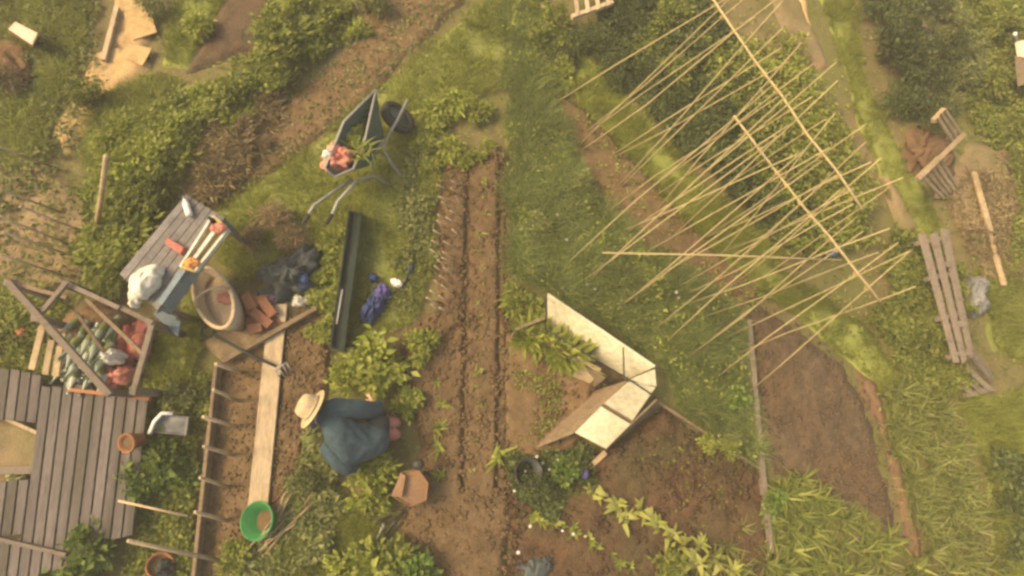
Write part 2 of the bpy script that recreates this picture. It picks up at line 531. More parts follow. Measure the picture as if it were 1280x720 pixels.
patch('soil_bed', Z['center'], .055, M['soil'], step=.022, amp=.018, ns=.14, extra=furrow)
patch('soil_bed', Z['mid'], .045, M['soil'], extra=humps, step=.03)
patch('soil_bed', Z['red'], .05, M['redsoil'], extra=humps, step=.03, amp=.03)
patch('soil_bed', Z['east_plot'], .035, M['darksoil'], extra=humps, step=.025, amp=.032, edge=.2, wob=.05)
patch('soil_bed', Z['left_bed'], .035, M['soil'], wob=.02, edge=.04, step=.025)
patch('soil_bed', Z['left_bed2'], .05, M['soil'], step=.025, amp=.025)
patch('soil_path', Z['top_soil'], .035, M['soil'])
patch('soil_bed', Z['top_plot'], .04, M['darksoil'])
patch('sand_patch', Z['sand'], .045, M['sand'], amp=.03)
patch('soil_bed', Z['trellis'], .04, M['drysoil'])
patch('soil_path', Z['wedge'], .05, M['drysoil'], wob=.02, edge=.05)
patch('sand_patch', Z['wedge2'], .05, M['sand'])
patch('soil_bed', Z['bean_soil'], .045, M['soil'], wob=.16)
patch('soil_bed', Z['east_soil'], .045, M['drysoil'])
patch('soil_path', Z['strip'], .04, M['drysoil'], wob=.15)
patch('sand_patch', Z['sandy'], .045, M['sand'], amp=.03)
patch('soil_path', Z['dry'], .04, M['drysoil'])
patch('grass_verge', Z['top_grass'], .035, M['lane'])
patch('soil_path', [(1058, 452), (1098, 478), (1150, 660), (1160, 740), (1135, 720), (1128, 640), (1092, 530)], .04, M['rust'], wob=.1)
patch('soil_path', Z['work'], .045, M['drysoil'], amp=.02)


# ------------------------------------------------------------------ stuff: grass, undergrowth, clods
def unit(a):
    return a / (np.linalg.norm(a, axis=1)[:, None] + 1e-9)


def leaves_mesh(name, base, d, L, W, fold=.22, droop=.18):
    n = len(base)
    d = unit(d)
    up = np.array([0, 0, 1.]) + rng.normal(0, .45, (n, 3))
    side = unit(np.cross(d, up)); nr = np.cross(side, d)
    nr *= np.where(nr[:, 2:3] < 0, -1, 1)
    L = L[:, None]; W = W[:, None]
    v0 = base
    v1 = base + d * L * .42 + side * W * .5 + nr * fold * W
    v2 = base + d * L - np.array([0, 0, 1.]) * droop * L
    v3 = base + d * L * .42 - side * W * .5 + nr * fold * W
    V = np.stack([v0, v1, v2, v3], 1).reshape(-1, 3)
    b = np.arange(n)[:, None] * 4
    F = np.concatenate([b + np.array([0, 1, 2]), b + np.array([0, 2, 3])], 0)
    return np_mesh(name, V, F)


def blades_mesh(name, base, az, L, W, th0, bend, seg=3):
    n = len(base)
    hd = np.stack([np.cos(az), np.sin(az), np.zeros(n)], 1)
    sd = np.stack([-np.sin(az), np.cos(az), np.zeros(n)], 1)
    p = base.astype(float).copy()
    rows = []
    for k in range(seg + 1):
        t = k / seg
        w = W * (1 - t) ** .7 if k < seg else 0 * W
        rows.append((p.copy(), w * (.75 if k == 0 else 1)))
        th = th0 + bend * (t + .5 / seg)
        p = p + (hd * np.sin(th)[:, None] + np.array([0, 0, 1.]) * np.cos(th)[:, None]) * (L / seg)[:, None]
    vs_ = []
    for k, (q, w) in enumerate(rows):
        if k < seg:
            vs_ += [q - sd * w[:, None] / 2, q + sd * w[:, None] / 2]
        else:
            vs_.append(q)
    m = len(vs_)
    V = np.stack(vs_, 1).reshape(-1, 3)
    b = np.arange(n)[:, None] * m
    F = []
    for k in range(seg - 1):
        F += [b + np.array([2 * k, 2 * k + 1, 2 * k + 3]), b + np.array([2 * k, 2 * k + 3, 2 * k + 2])]
    k = seg - 1
    F.append(b + np.array([2 * k, 2 * k + 1, 2 * k + 2]))
    return np_mesh(name, V, np.concatenate(F, 0))


def grass_stuff(name, label, px, n, Lr, Wr, mat, th=(.1, .7), bend=(.3, 1.2), seg=2, z=.02, cat='grass'):
    q = sample_in(PP(px), n, .05)
    base = np.column_stack([q, np.full(n, z)])
    cl = .70 + 1.5 * (fbm(q[:, 0], q[:, 1], .3, 8) + .25)
    L = rng.uniform(*Lr, n) * np.clip(cl, .3, 1.7)
    me = blades_mesh(name, base, rng.uniform(0, 6.283, n), L, rng.uniform(*Wr, n), rng.uniform(*th, n), rng.uniform(*bend, n), seg)
    return tag(link(name, me, mat), label, cat, kind='stuff')


def leaf_stuff(name, label, px, n, Lr, hmax, mat, z=.02, cat='undergrowth', clump=.25, wr=.5):
    n = int(n * 1.5); Lr = (Lr[0] * .65, Lr[1] * .7)
    q = sample_in(PP(px), n, .08)
    f = np.clip(fbm(q[:, 0], q[:, 1], clump, 15) + .55, .08, 1.2)
    base = np.column_stack([q, z + hmax * f * rng.random(n) ** .6])
    d = np.column_stack([rng.normal(0, 1, (n, 2)), rng.normal(.35, .5, n)])
    L = rng.uniform(*Lr, n)
    return tag(link(name, leaves_mesh(name, base, d, L, L * rng.uniform(wr * .7, wr * 1.2, n)), mat), label, cat, kind='stuff')


grass_stuff('grass', 'short grass of the path past the wheelbarrow', Z['path'], 26000, (.05, .11), (.006, .011), M['grass'])
grass_stuff('grass', 'thin grass beside the tub and table', Z['side'], 5000, (.05, .12), (.006, .010), M['grass'])
grass_stuff('grass', 'short grass of the lane beyond the bean canes', Z['lane'], 13000, (.03, .06), (.006, .010), M['grass'])
grass_stuff('grass', 'bright grass between the bean canes and dark plot', Z['lane2'], 7000, (.04, .08), (.006, .010), M['grass'])
grass_stuff('grass', 'grass verge beside the grey tarpaulin', Z['east'], 6000, (.05, .12), (.007, .012), M['grass'])
grass_stuff('grass', 'grass verge right of the strap leaved crop', Z['east2'], 13000, (.06, .16), (.007, .012), M['grass'])
grass_stuff('grass', 'weedy grass below the gardener', Z['south'], 8000, (.06, .16), (.006, .011), M['grass'])
grass_stuff('tall_grass', 'tall feathery grass left of the bean canes', Z['tall'], 46000, (.08, .24), (.005, .010), M['tallgrass'], (.1, .9), (.5, 1.6), 3)
leaf_stuff('undergrowth', 'pale leafy weeds scattered through the tall grass', Z['tall'], 1800, (.04, .09), .20, M['leaf_light'])

U_BEAN = [(745, 5), (870, -20), (950, 110), (1000, 220), (1030, 300), (965, 305), (890, 230), (800, 140), (750, 80)]
Z['bean_grass'] = [(700, 20), (752, 85), (800, 150), (890, 240), (970, 315), (960, 345), (925, 362), (835, 255), (728, 132), (700, 70)]
patch('grass_path', Z['bean_grass'], .035, M['lane'])
grass_stuff('grass', 'bright grass strip under the bean canes', Z['bean_grass'], 15000, (.05, .13), (.005, .010), M['grass'])
BEDS = ['center', 'mid', 'red', 'east_plot', 'left_bed', 'left_bed2', 'top_soil', 'top_plot', 'sand', 'sandy', 'lane', 'wedge', 'wedge2', 'work', 'strip']
DECK = [(-80, 455), (190, 495), (170, 670), (60, 740), (-80, 740)]


def sparse_weeds(n=26000):
    q = sample_in(PP([(-60, -50), (1340, -50), (1340, 770), (-60, 770)]), n, .02)
    ok = fbm(q[:, 0], q[:, 1], .5, 22) > -.18
    for k in BEDS: ok &= sdist(q, PP(Z[k])) < -.02
    ok &= ~inside(q, PP(DECK))
    q = q[ok]; m = len(q)
    base = np.column_stack([q, .01 + .05 * rng.random(m)])
    d = np.column_stack([rng.normal(0, 1, (m, 2)), rng.normal(.5, .5, m)])
    L = rng.uniform(.025, .07, m)
    tag(link('ground_weeds', leaves_mesh('ground_weeds', base, d, L, L * rng.uniform(.25, .5, m)), M['leaf_mid']), 'small weeds sprinkled over the bare ground everywhere', 'weeds', kind='stuff')


sparse_weeds()
Z['nw'] = [(-30, -30), (118, -30), (95, 110), (60, 170), (70, 190), (40, 205), (-40, 190)]
grass_stuff('rough_grass', 'pale rough grass around the pink topped box', Z['nw'], 12000, (.07, .18), (.006, .012), M['grass'], (.2, 1.0), (.5, 1.5), 3)
grass_stuff('rough_grass', 'yellow green rough grass among the left thicket shrubs', [(130, 120), (205, 90), (240, 120), (330, 90), (400, 20), (440, 20), (330, 130), (225, 225), (150, 350), (120, 300), (110, 200)], 16000, (.08, .2), (.006, .012), M['grass'], (.2, 1.0), (.5, 1.5), 3)
leaf_stuff('undergrowth', 'bright green weeds on the grass left of the crate', [(640, -20), (668, -20), (722, 90), (700, 125), (660, 90), (645, 40)], 5000, (.05, .10), .16, M['leaf_light'])
grass_stuff('grass', 'grass strip left of the top brown plot', Z['top_grass'], 5000, (.04, .08), (.006, .010), M['grass'])
leaf_stuff('undergrowth', 'thin weeds creeping over the top soil path', Z['top_soil'], 1500, (.04, .09), .05, M['leaf_grey'])
leaf_stuff('undergrowth', 'weeds over the soil strip at the cane feet', Z['bean_soil'], 500, (.04, .09), .08, M['leaf_mid'])
leaf_stuff('undergrowth', 'straw coloured dead stems under the thicket', Z['dry'], 3500, (.10, .22), .14, M['leaf_dry'], wr=.12)
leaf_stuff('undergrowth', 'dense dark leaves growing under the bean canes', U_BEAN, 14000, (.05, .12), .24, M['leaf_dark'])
leaf_stuff('undergrowth', 'yellow green leaves showing between the bean canes', [(870, 60), (985, 60), (1062, 200), (1085, 310), (980, 320), (960, 260), (910, 150)], 6500, (.05, .12), .30, M['leaf_light'])
U_NW = [(-30, -30), (130, -30), (125, 80), (100, 190), (30, 260), (-40, 330)]
leaf_stuff('undergrowth', 'low weeds around the pale pink box', U_NW, 2200, (.05, .11), .12, M['leaf_grey'])
leaf_stuff('undergrowth', 'weeds under the shrub thicket', [(190, 150), (330, 85), (430, -30), (455, 40), (330, 130), (230, 235), (150, 350), (90, 340), (120, 220), (150, 170)], 5500, (.05, .11), .16, M['leaf_mid'])
leaf_stuff('undergrowth', 'olive weeds along the far right edge', [(1200, -30), (1310, -30), (1310, 290), (1262, 330), (1262, 190), (1210, 170)], 12000, (.05, .11), .16, M['leaf_mid'])
leaf_stuff('undergrowth', 'dry brown stems lying along the soil path', [(255, 150), (345, 110), (360, 160), (270, 245), (230, 240)], 3000, (.08, .20), .12, M['leaf_dry'], wr=.14)
leaf_stuff('undergrowth', 'leafy weeds over the middle of the pallet fence', [(1150, 335), (1190, 330), (1200, 385), (1165, 395)], 1800, (.05, .10), .42, M['leaf_mid'])
leaf_stuff('undergrowth', 'green weeds around the pallet boards', [(1110, 290), (1150, 300), (1175, 400), (1200, 480), (1160, 520), (1120, 470), (1090, 400), (1105, 340)], 8000, (.05, .11), .20, M['leaf_mid'])
leaf_stuff('undergrowth', 'trailing weeds between the gardener and green tub', [(385, 545), (420, 590), (440, 625), (400, 690), (330, 735), (285, 735), (300, 690), (350, 650), (375, 600)], 7000, (.05, .12), .15, M['leaf_grey'])
leaf_stuff('undergrowth', 'dark leafy weeds left of the lower plot', [(640, 575), (735, 560), (740, 600), (690, 640), (650, 640)], 2200, (.04, .10), .12, M['leaf_dark'])
leaf_stuff('undergrowth', 'thin weeds beside the seedling ridge', [(500, 190), (550, 180), (540, 330), (515, 395), (490, 380), (505, 300)], 2200, (.05, .10), .10, M['leaf_grey'])
leaf_stuff('undergrowth', 'weeds growing between deck and stake bed', [(165, 500), (265, 470), (240, 740), (150, 740), (170, 640)], 5500, (.05, .10), .13, M['leaf_mid'])
leaf_stuff('undergrowth', 'weeds among the left trellis canes', [(-40, 220), (60, 200), (120, 260), (110, 360), (0, 350), (-40, 350)], 900, (.05, .10), .12, M['leaf_mid'])
leaf_stuff('undergrowth', 'sparse weeds on the bare soil by the cold frame', [(632, 450), (700, 480), (690, 540), (640, 560)], 900, (.03, .07), .05, M['leaf_mid'])
leaf_stuff('undergrowth', 'weeds dotted over the reddish plot', [(770, 570), (830, 530), (930, 600), (940, 690), (850, 660)], 350, (.03, .08), .05, M['leaf_mid'])
leaf_stuff('undergrowth', 'weeds under the pale wooden pole', [(1175, 240), (1262, 190), (1275, 345), (1225, 345)], 5000, (.05, .12), .10, M['leaf_dry'], wr=.2)
leaf_stuff('undergrowth', 'dark foliage below the strap leaved crop at right', [(1230, 560), (1310, 600), (1310, 740), (1255, 740)], 5000, (.05, .12), .25, M['leaf_dark'])
leaf_stuff('undergrowth', 'leafy weeds at the foot of the compost frame', [(-30, 380), (60, 360), (200, 480), (190, 500), (80, 480), (-30, 460)], 2600, (.05, .10), .10, M['leaf_mid'])


def clods(label, px, n, r, mat, z):
    q = sample_in(PP(px), n, .02)
    o6 = np.array([[1, 0, 0], [-1, 0, 0], [0, 1, 0], [0, -1, 0], [0, 0, 1], [0, 0, -1]], float)
    f8 = np.array([[0, 2, 4], [2, 1, 4], [1, 3, 4], [3, 0, 4], [2, 0, 5], [1, 2, 5], [3, 1, 5], [0, 3, 5]])
    s = (r[0] + (r[1] - r[0]) * rng.random(n) ** 3)[:, None, None]
    V = o6[None] * s * rng.uniform(.6, 1.3, (n, 6, 1)) + rng.normal(0, .15, (n, 6, 3)) * s
    V[:, :, 2] *= .7
    V += np.column_stack([q, np.full(n, z)])[:, None, :]
    me = np_mesh('soil_clods', V.reshape(-1, 3), (f8[None] + np.arange(n)[:, None, None] * 6).reshape(-1, 3))
    return tag(link('soil_clods', me, mat, smooth=True), label, 'soil clods', kind='stuff')


clods('loose soil crumbs of the seedling bed', Z['center'], 5500, (.005, .034), M['soil'], .055)
clods('loose soil crumbs of the patch by the cold frame', Z['mid'], 900, (.006, .024), M['soil'], .045)
clods('loose crumbs of the reddish plot', Z['red'], 3500, (.007, .032), M['redsoil'], .055)
clods('loose crumbs of the dark right plot', Z['east_plot'], 2200, (.006, .026), M['darksoil'], .05)
clods('loose crumbs of the stake bed', Z['left_bed'], 1300, (.005, .020), M['soil'], .04)
clods('loose crumbs right of the pale walk plank', Z['left_bed2'], 1300, (.006, .028), M['soil'], .055)
clods('loose crumbs of the soil path at the top', Z['top_soil'], 700, (.005, .018), M['soil'], .04)


# ------------------------------------------------------------------ plants
def crown_leaves(name, n, rx, ry, z0, z1, Lr, K, wr=.5, spread=.24, up=.25):
    a = rng.normal(0, 1, (K, 3)); a = unit(a) * rng.uniform(.45, 1, (K, 1))
    cz = (z0 + z1) / 2; hz = (z1 - z0) / 2
    cc = a * np.array([rx, ry, hz]) * .78 + np.array([0, 0, cz])
    k = rng.integers(0, K, n)
    base = cc[k] + rng.normal(0, spread, (n, 3)) * np.array([rx, ry, hz]) * .8
    base[:, 2] = np.clip(base[:, 2], .02, None)
    d = (base - np.array([0, 0, cz])) / np.array([rx, ry, hz]) * .8 + rng.normal(0, .6, (n, 3)) + np.array([0, 0, up])
    L = rng.uniform(*Lr, n) * (.65 + .9 * rng.random(n) ** 2)
    return leaves_mesh(name, base, d, L, L * rng.uniform(wr * .75, wr * 1.2, n))


def stem_mesh(name, h, rx, k=6, r=.012):
    mb = MB()
    for i in range(k):
        a = 6.283 * i / k + random.uniform(-.3, .3)
        e = Vector((math.cos(a) * rx * .55, math.sin(a) * rx * .55, h * random.uniform(.6, .85)))
        mb.tube([(0, 0, -.03), (e.x * .3, e.y * .3, e.z * .45), e], [r, r * .8, r * .35], 5)
    me = bpy.data.meshes.new(name); me.from_pydata(mb.V, [], mb.F); me.update()
    return me


def bush_proto(name, cat, n, r, h, Lr, K, mat, wr=.5, part='crown', stem='trunk', spread=.22):
    t = thing(name, name, cat, (0, 0, 0))
    n = int(n * 1.9); Lr = (Lr[0] * .62, Lr[1] * .68)
    link(part, crown_leaves(part, n, r, r, .03, h, Lr, K, wr, spread), M[mat], t)
    link(stem, stem_mesh(stem, h, r), M['stem'], t)
    return t


ORD = ['leftmost', 'second', 'third', 'fourth', 'fifth', 'sixth', 'seventh', 'eighth', 'ninth', 'tenth', 'eleventh', 'twelfth', 'thirteenth', 'fourteenth', 'fifteenth', 'sixteenth', 'seventeenth']


def scatter(protos, spots, label, group, z=.0, sj=.15, diag=None):
    order = sorted(range(len(spots)), key=lambda k: spots[k][0])
    rank = {k: r for r, k in enumerate(order)}
    base_label = label
    for i, s in enumerate(spots):
        r = rank[i]
        label = base_label + (', leftmost one' if r == 0 else ', rightmost one' if r == len(spots) - 1 else f', {ORD[r]} from left')
        u, v = s[:2]
        sc = random.uniform(1 - sj, 1 + sj) * (s[2] if len(s) > 2 else 1)
        rz = random.uniform(0, 6.28) if diag is None else diag + random.uniform(-.3, .3) + (math.pi if i % 2 else 0)
        st_ = 1.0 if diag is None else 1.35
        spawn(protos[i % len(protos)], P(u, v, z), rz, (sc * st_, sc * random.uniform(.8, 1.1) / st_ ** .5, sc * random.uniform(.55, .9)), label, group)


light = [bush_proto('leafy_shrub', 'shrub', 620, .34, .55, (.06, .12), 16, 'leaf_light') for _ in range(3)]
mid = [bush_proto('leafy_shrub', 'shrub', 620, .34, .55, (.06, .12), 16, 'leaf_mid') for _ in range(2)]
dark = [bush_proto('dark_shrub', 'shrub', 750, .36, .6, (.05, .10), 18, 'leaf_dark') for _ in range(2)]
grey = [bush_proto('grey_shrub', 'shrub', 700, .32, .5, (.05, .10), 18, 'leaf_grey') for _ in range(2)]
green = [bush_proto('bushy_plant', 'plant', 420, .26, .36, (.07, .14), 12, 'leaf_green', .55, 'foliage', 'stem') for _ in range(2)]
bright = [bush_proto('bushy_plant', 'plant', 420, .26, .34, (.07, .14), 12, 'leaf_light', .5, 'foliage', 'stem') for _ in range(3)]
dry = [bush_proto('dry_bush', 'shrub', 900, .30, .45, (.08, .16), 14, 'leaf_dry', .14)]

scatter([light[0], mid[0], light[1], light[2], mid[1]],
        [(318, 90, .8), (350, 65, .85), (382, 62, .75), (335, 112, .8), (298, 125, .75), (268, 128, .7), (362, 92, .8), (398, 50, .75), (245, 160, .75), (222, 145, .7), (300, 150, .6), (412, 25, .7), (372, 35, .8), (345, 35, .75), (205, 170, .75)],
        'leafy yellow green shrub in the thicket above the soil path', 'shrubs above the soil path', diag=rad(40))
scatter([light[1], light[2], mid[0], light[0]],
        [(158, 222, .9), (192, 215, .9), (170, 262, .9), (150, 305, .85), (182, 188, .9), (214, 180, .8), (152, 345, .8), (226, 212, .7), (136, 205, .5), (155, 178, .7), (200, 240, .8), (178, 300, .7), (146, 262, .6)],
        'leafy yellow green shrub in the thicket around the pale post', 'shrubs around the pale post', diag=rad(48))
for i, (u, v, s, kind, lab) in enumerate([
    (122, 132, .6, mid, 'soft dark green shrub standing below the ochre sand patch'),
    (465, 15, .7, grey, 'small pale shrub at the top edge beside the soil path'),
    (450, 45, .5, bright, 'small yellow leaved shrub on the soil path edge'),
    (200, 15, .6, grey, 'greyish shrub between the sand patch and top plot'),
    (250, 40, .7, bright, 'yellow green shrub at the corner of the top plot'),
    (15, 110, .7, dry, 'brown dry shrub below the pale pink box'),
]):
    spawn(kind[i % len(kind)], P(u, v), i * 1.3, s, lab)
for i, (u, v, s) in enumerate([(348, 282, .75), (322, 302, .55), (368, 302, .6)]):
    spawn(dry[0], P(u, v), i * 2.1, s, ['largest brown twiggy dry bush between table and black sheet', 'brown twiggy dry bush just behind the oval tub', 'brown twiggy dry bush touching the black sheet'][i], 'dry bushes behind the tub')
for i, (u, v, s) in enumerate([(285, 190, .5), (312, 160, .45), (262, 222, .5), (335, 185, .4)]):
    spawn(dry[0], P(u, v), i * 2.7, s, ['low brown dry bush midway along the soil path', 'uppermost low dry bush along the soil path', 'lowest dry bush of the soil path above the table', 'low dry bush on the right rim of the soil path'][i], 'dry bushes on the soil path')

scatter(dark, [(1085, 15), (1110, 30), (1140, 50), (1098, 75), (1125, 95), (1155, 100, .9), (1120, 135), (1145, 145, .9), (1175, 75, .8), (1150, 10, .8)],
        'dark green shrub in the hedge right of the lane', 'hedge shrubs right of the lane')
scatter(grey, [(1185, 30), (1200, 70), (1192, 105), (1178, 130, .7)], 'pale grey green shrub behind the dark hedge', 'grey shrubs behind the hedge')
scatter(mid, [(1235, 40), (1265, 90, .8), (1225, 110, .8), (1260, 160, .7), (1245, 15, .9), (1275, 215, .7)], 'olive shrub near the right edge above the pole', 'olive shrubs near the right edge')
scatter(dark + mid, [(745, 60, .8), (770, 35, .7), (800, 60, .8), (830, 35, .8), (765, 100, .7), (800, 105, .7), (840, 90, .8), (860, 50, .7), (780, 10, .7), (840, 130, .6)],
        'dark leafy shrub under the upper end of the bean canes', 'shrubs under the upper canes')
scatter(mid + dark, [(690, 30, .7), (672, 60, .6), (700, 80, .7), (715, 60, .6), (665, 20, .6), (725, 110, .5)], 'low green shrub on the grass left of the slatted crate', 'shrubs left of the crate')

# single bushy plants
for i, (u, v, s, kind, lab) in enumerate([
    (478, 456, 1.15, bright, 'largest bright green bushy plant just above the gardener'),
    (436, 476, .7, bright, 'bright bushy plant touching the brim side of the gardener'),
    (530, 438, .7, bright, 'green bushy plant at the right of the largest bushy plant'),
    (512, 505, .60, bright, 'light green plant in front of the gardener hand'),
    (465, 590, .95, bright, 'bright bushy plant between the coat and the brown tub'),
    (462, 625, .70, bright, 'light bushy plant left of the brown tub'),
    (475, 712, 1.2, bright, 'broad bright plant at the bottom edge below the black tools'),
    (520, 718, .9, green, 'green plant at the bottom edge beside bare soil'),
    (430, 722, .9, bright, 'leafy plant at the bottom edge left of the broad plant'),
    (214, 575, .85, green, 'round green bushy plant under the white basin'),
    (188, 598, .8, green, 'green bushy plant at the edge of the plank deck'),
    (232, 592, .6, green, 'green bushy plant leaning on the stake bed board'),
    (122, 680, .90, green, 'tall green plant growing over the lower deck planks'),
    (110, 712, .80, green, 'green plant at the bottom edge on the deck'),
    (650, 375, .75, bright, 'yellow green plant at the left end of the cold frame'),
    (672, 398, .6, bright, 'leafy plant in front of the cold frame corner'),
    (702, 588, .6, green, 'dark green leafy plant below the lidded cold frame'),
    (668, 606, .5, dark, 'dark plant with pale flowers beside the black bucket'),
    (300, 695, .6, bright, 'small yellow green plant below the green tub'),
    (405, 560, .5, grey, 'trailing grey green plant under the coat hem'),
    (380, 600, .55, grey, 'grey green weed right of the green tub shadow'),
    (233, 492, .5, grey, 'pale weed beside the top stake'),
    (830, 705, .7, bright, 'light green plant at the bottom of the yellow leaf row'),
    (905, 560, .45, bright, 'small yellow plant on the right rim of the reddish plot'),
    (880, 555, .4, bright, 'tiny yellow plant left of the plot rim plant'),
    (960, 625, .55, green, 'green plant at the corner where edging boards meet'),
    (725, 235, .5, grey, 'pale leafy plant among tall grass beside the canes'),
    (668, 290, .55, grey, 'pale flowering plant in the tall grass above the cold frame'),
    (915, 500, .6, green, 'broad leaved plant at the lower tip of the tall grass'),
]):
    spawn(kind[i % len(kind)], P(u, v, .02), i * 1.7, s, lab)
scatter(bright, [(540, 152, .65), (565, 132, .75), (592, 140, .6), (530, 185, .6), (560, 188, .7), (588, 198, .6), (540, 215, .5), (608, 185, .45)],
        'light green potato like plant at the head of the stick rows', 'plants at the head of the stick rows')
scatter(bright, [(420, 295, .55), (405, 318, .6), (415, 340, .6), (400, 365, .65), (412, 385, .6), (402, 410, .55), (425, 270, .45)],
        'climbing yellow green plant left of the dark green trough', 'climbers by the dark trough')
scatter(bright, [(448, 350, .35), (500, 345, .35), (497, 375, .35), (520, 335, .35), (446, 385, .3)], 'tiny yellow green weed around the blue bag', 'weeds around the blue bag')


# rosettes and seedlings: curved strap leaves
def strap_proto(name, cat, n, Lr, Wr, mat, th=(.3, 1.0), bend=(.4, 1.4), seg=4, part='leaf_tuft', stem_r=.008, h0=.02):
    t = thing(name, name, cat, (0, 0, 0))
    base = np.column_stack([rng.normal(0, stem_r, (n, 2)), rng.uniform(0, h0, n)])
    az = np.arange(n) * 2.399 + rng.normal(0, .3, n)
    link(part, blades_mesh(part, base, az, rng.uniform(*Lr, n), rng.uniform(*Wr, n), rng.uniform(*th, n), rng.uniform(*bend, n), seg), M[mat], t)
    mb = MB().tube([(0, 0, -.03), (0, 0, max(h0, .03))], [stem_r, stem_r * .7], 6)
    mb.build('stem', M['stem'], t)
    return t


ros = [strap_proto('rosette_plant', 'plant', 20, (.05, .19), (.018, .042), 'leaf_light', (.1, 1.3), (.2, 1.2), 4, 'leaf_tuft', .02) for _ in range(2)]
for i, (u, v, s, lab) in enumerate([(551, 505, .7, 'small rosette plant nearest the big bushy plant, left of the ridge'),
                                    (549, 535, .8, 'second small rosette plant down the line left of the ridge'),
                                    (548, 560, .8, 'third small rosette plant down the line left of the ridge'),
                                    (550, 592, .7, 'yellowish rosette plant right of the brown tub rim'),
                                    (623, 568, 1.15, 'large pale rosette plant at the foot of the ridge'),
                                    (545, 480, .5, 'faint small rosette plant above the line of rosettes')]):
    spawn(ros[i % 2], P(u, v, .05), i * 1.1, s, lab)
seed = [strap_proto('seedling', 'seedling', int(rng.integers(5, 10)), (.02, .075), (.012, .026), 'leaf_light', (.1, 1.3), (.1, .9), 3, 'leaf_tuft', .012) for _ in range(6)]
for i in range(19):
    t = i / 18
    u, v = lp((606, 205), (593, 592), t)
    spawn(seed[i % 6], P(u + random.uniform(-4, 4), v + random.uniform(-5, 5), .055), i * 2.2, random.uniform(.5, 1.5), 'tiny seedling sprouting along the narrow soil ridge', 'seedlings on the soil ridge')

yel = [strap_proto('yellow_leaf_plant', 'plant', 12, (.07, .19), (.045, .09), 'leaf_yellow', (.1, 1.3), (.3, 1.3), 4, 'leaf_tuft', .035, .10) for _ in range(3)]
for i, (u, v, s) in enumerate([(742, 618, .9), (768, 632, .9), (782, 645, .9), (800, 640, 1.0), (818, 655, .9), (838, 668, .9), (852, 685, 1.0), (872, 680, .8), (868, 704, 1.0), (890, 700, .9), (910, 712, .9)]):
    spawn(yel[i % 3], P(u, v, .06), i * 1.9, s, f'yellow broad leaved plant across the reddish plot, {ORD[i]} counted from its upper left end', 'yellow plants across the reddish plot')
vine = [strap_proto('vine_sprig', 'plant', 9, (.05, .10), (.02, .04), 'leaf_light', (.4, 1.3), (.2, .8), 3) for _ in range(2)]
for i in range(14):
    t = i / 13
    u, v = lp((662, 640), (790, 712), t)
    spawn(vine[i % 2], P(u + random.uniform(-6, 6), v - 14 * math.sin(t * 3.1) * .3 + random.uniform(-6, 6), .05), i * 2, random.uniform(.7, 1.3), 'small pale vine sprig trailing along the lower left of the reddish plot', 'vine sprigs on the reddish plot')

leek = [strap_proto('leek_plant', 'crop plant', 12, (.22, .42), (.020, .036), 'leek', (.15, .8), (.4, 1.5), 4, 'leaf_tuft', .012, .06) for _ in range(4)]
RB = PP([(1090, 482), (1150, 478), (1210, 560), (1235, 740), (1165, 740), (1142, 650), (1112, 565)])
q = sample_in(RB, 240, .03)
for i, (x, y) in enumerate(q):
    spawn(leek[i % 4], (x, y, .0), i * 1.3, random.uniform(.42, .78), 'strap leaved crop plant in the long band right of the dark plot', 'crop band right of the dark plot')
garlic = [strap_proto('corn_plant', 'crop plant', 11, (.25, .45), (.028, .048), 'leaf_mid', (.2, .9), (.4, 1.5), 4, 'leaf_tuft', .014, .08) for _ in range(3)]
q = sample_in(PP([(962, 605), (1005, 592), (1080, 650), (1140, 692), (1150, 740), (955, 740)]), 120, .03)
for i, (x, y) in enumerate(q):
    spawn(garlic[i % 3], (x, y, 0), i * 1.7, random.uniform(.42, .75), 'arching green crop plant in the bottom patch below the dark plot', 'crop patch below the dark plot')
q = sample_in(PP([(860, 690), (950, 650), (965, 740), (850, 740)]), 22, .03)
for i, (x, y) in enumerate(q):
    spawn(leek[i % 4], (x, y, 0), i * 1.1, random.uniform(.5, .8), 'pale tuft at the lower right corner of the reddish plot', 'tufts at the reddish plot corner')
q = sample_in(PP([(660, 414), (722, 450), (712, 458), (650, 424)]), 30, 0)
lett = [strap_proto('lettuce', 'lettuce', 20, (.16, .28), (.03, .05), 'leaf_light', (.1, .9), (.2, .8), 4) for _ in range(2)]
for i, (x, y) in enumerate(q):
    spawn(lett[i % 2], (x, y, .05), i * 1.5, random.uniform(.9, 1.5), 'yellow green lettuce growing in the open cold frame', 'lettuces in the open cold frame')
flow = thing('daisy_flower', 'white daisy', 'flower', (0, 0, 0))
mb = MB()
for k in range(8):
    a = k * math.pi / 4
    e = Vector((math.cos(a), math.sin(a), 0)); s_ = Vector((-math.sin(a), math.cos(a), 0))
    mb.add([(0, 0, .3), e * .022 + s_ * .009 + Vector((0, 0, .306)), e * .036 + Vector((0, 0, .30)), e * .022 - s_ * .009 + Vector((0, 0, .306))], [(0, 1, 2, 3)])
mb.build('petals', M['petal'], flow)
MB().tube([(0, 0, 0), (.01, 0, .15), (0, 0, .3)], .003, 5).build('stem', M['stem'], flow)
for i, (u, v) in enumerate([(641, 612), (655, 588), (676, 578), (684, 586), (693, 575), (668, 570), (645, 686), (700, 661), (712, 664), (728, 668), (660, 655), (705, 305), (740, 365), (838, 370), (842, 376), (730, 360), (693, 275), (688, 282)]):
    spawn(flow, P(u, v, 0), i, random.uniform(.35, .6), 'small white flower head among the weeds', 'white flower heads')

for p_ in light + mid + dark + grey + green + bright + dry + ros + seed + yel + vine + leek + garlic + lett + [flow]:
    drop(p_)


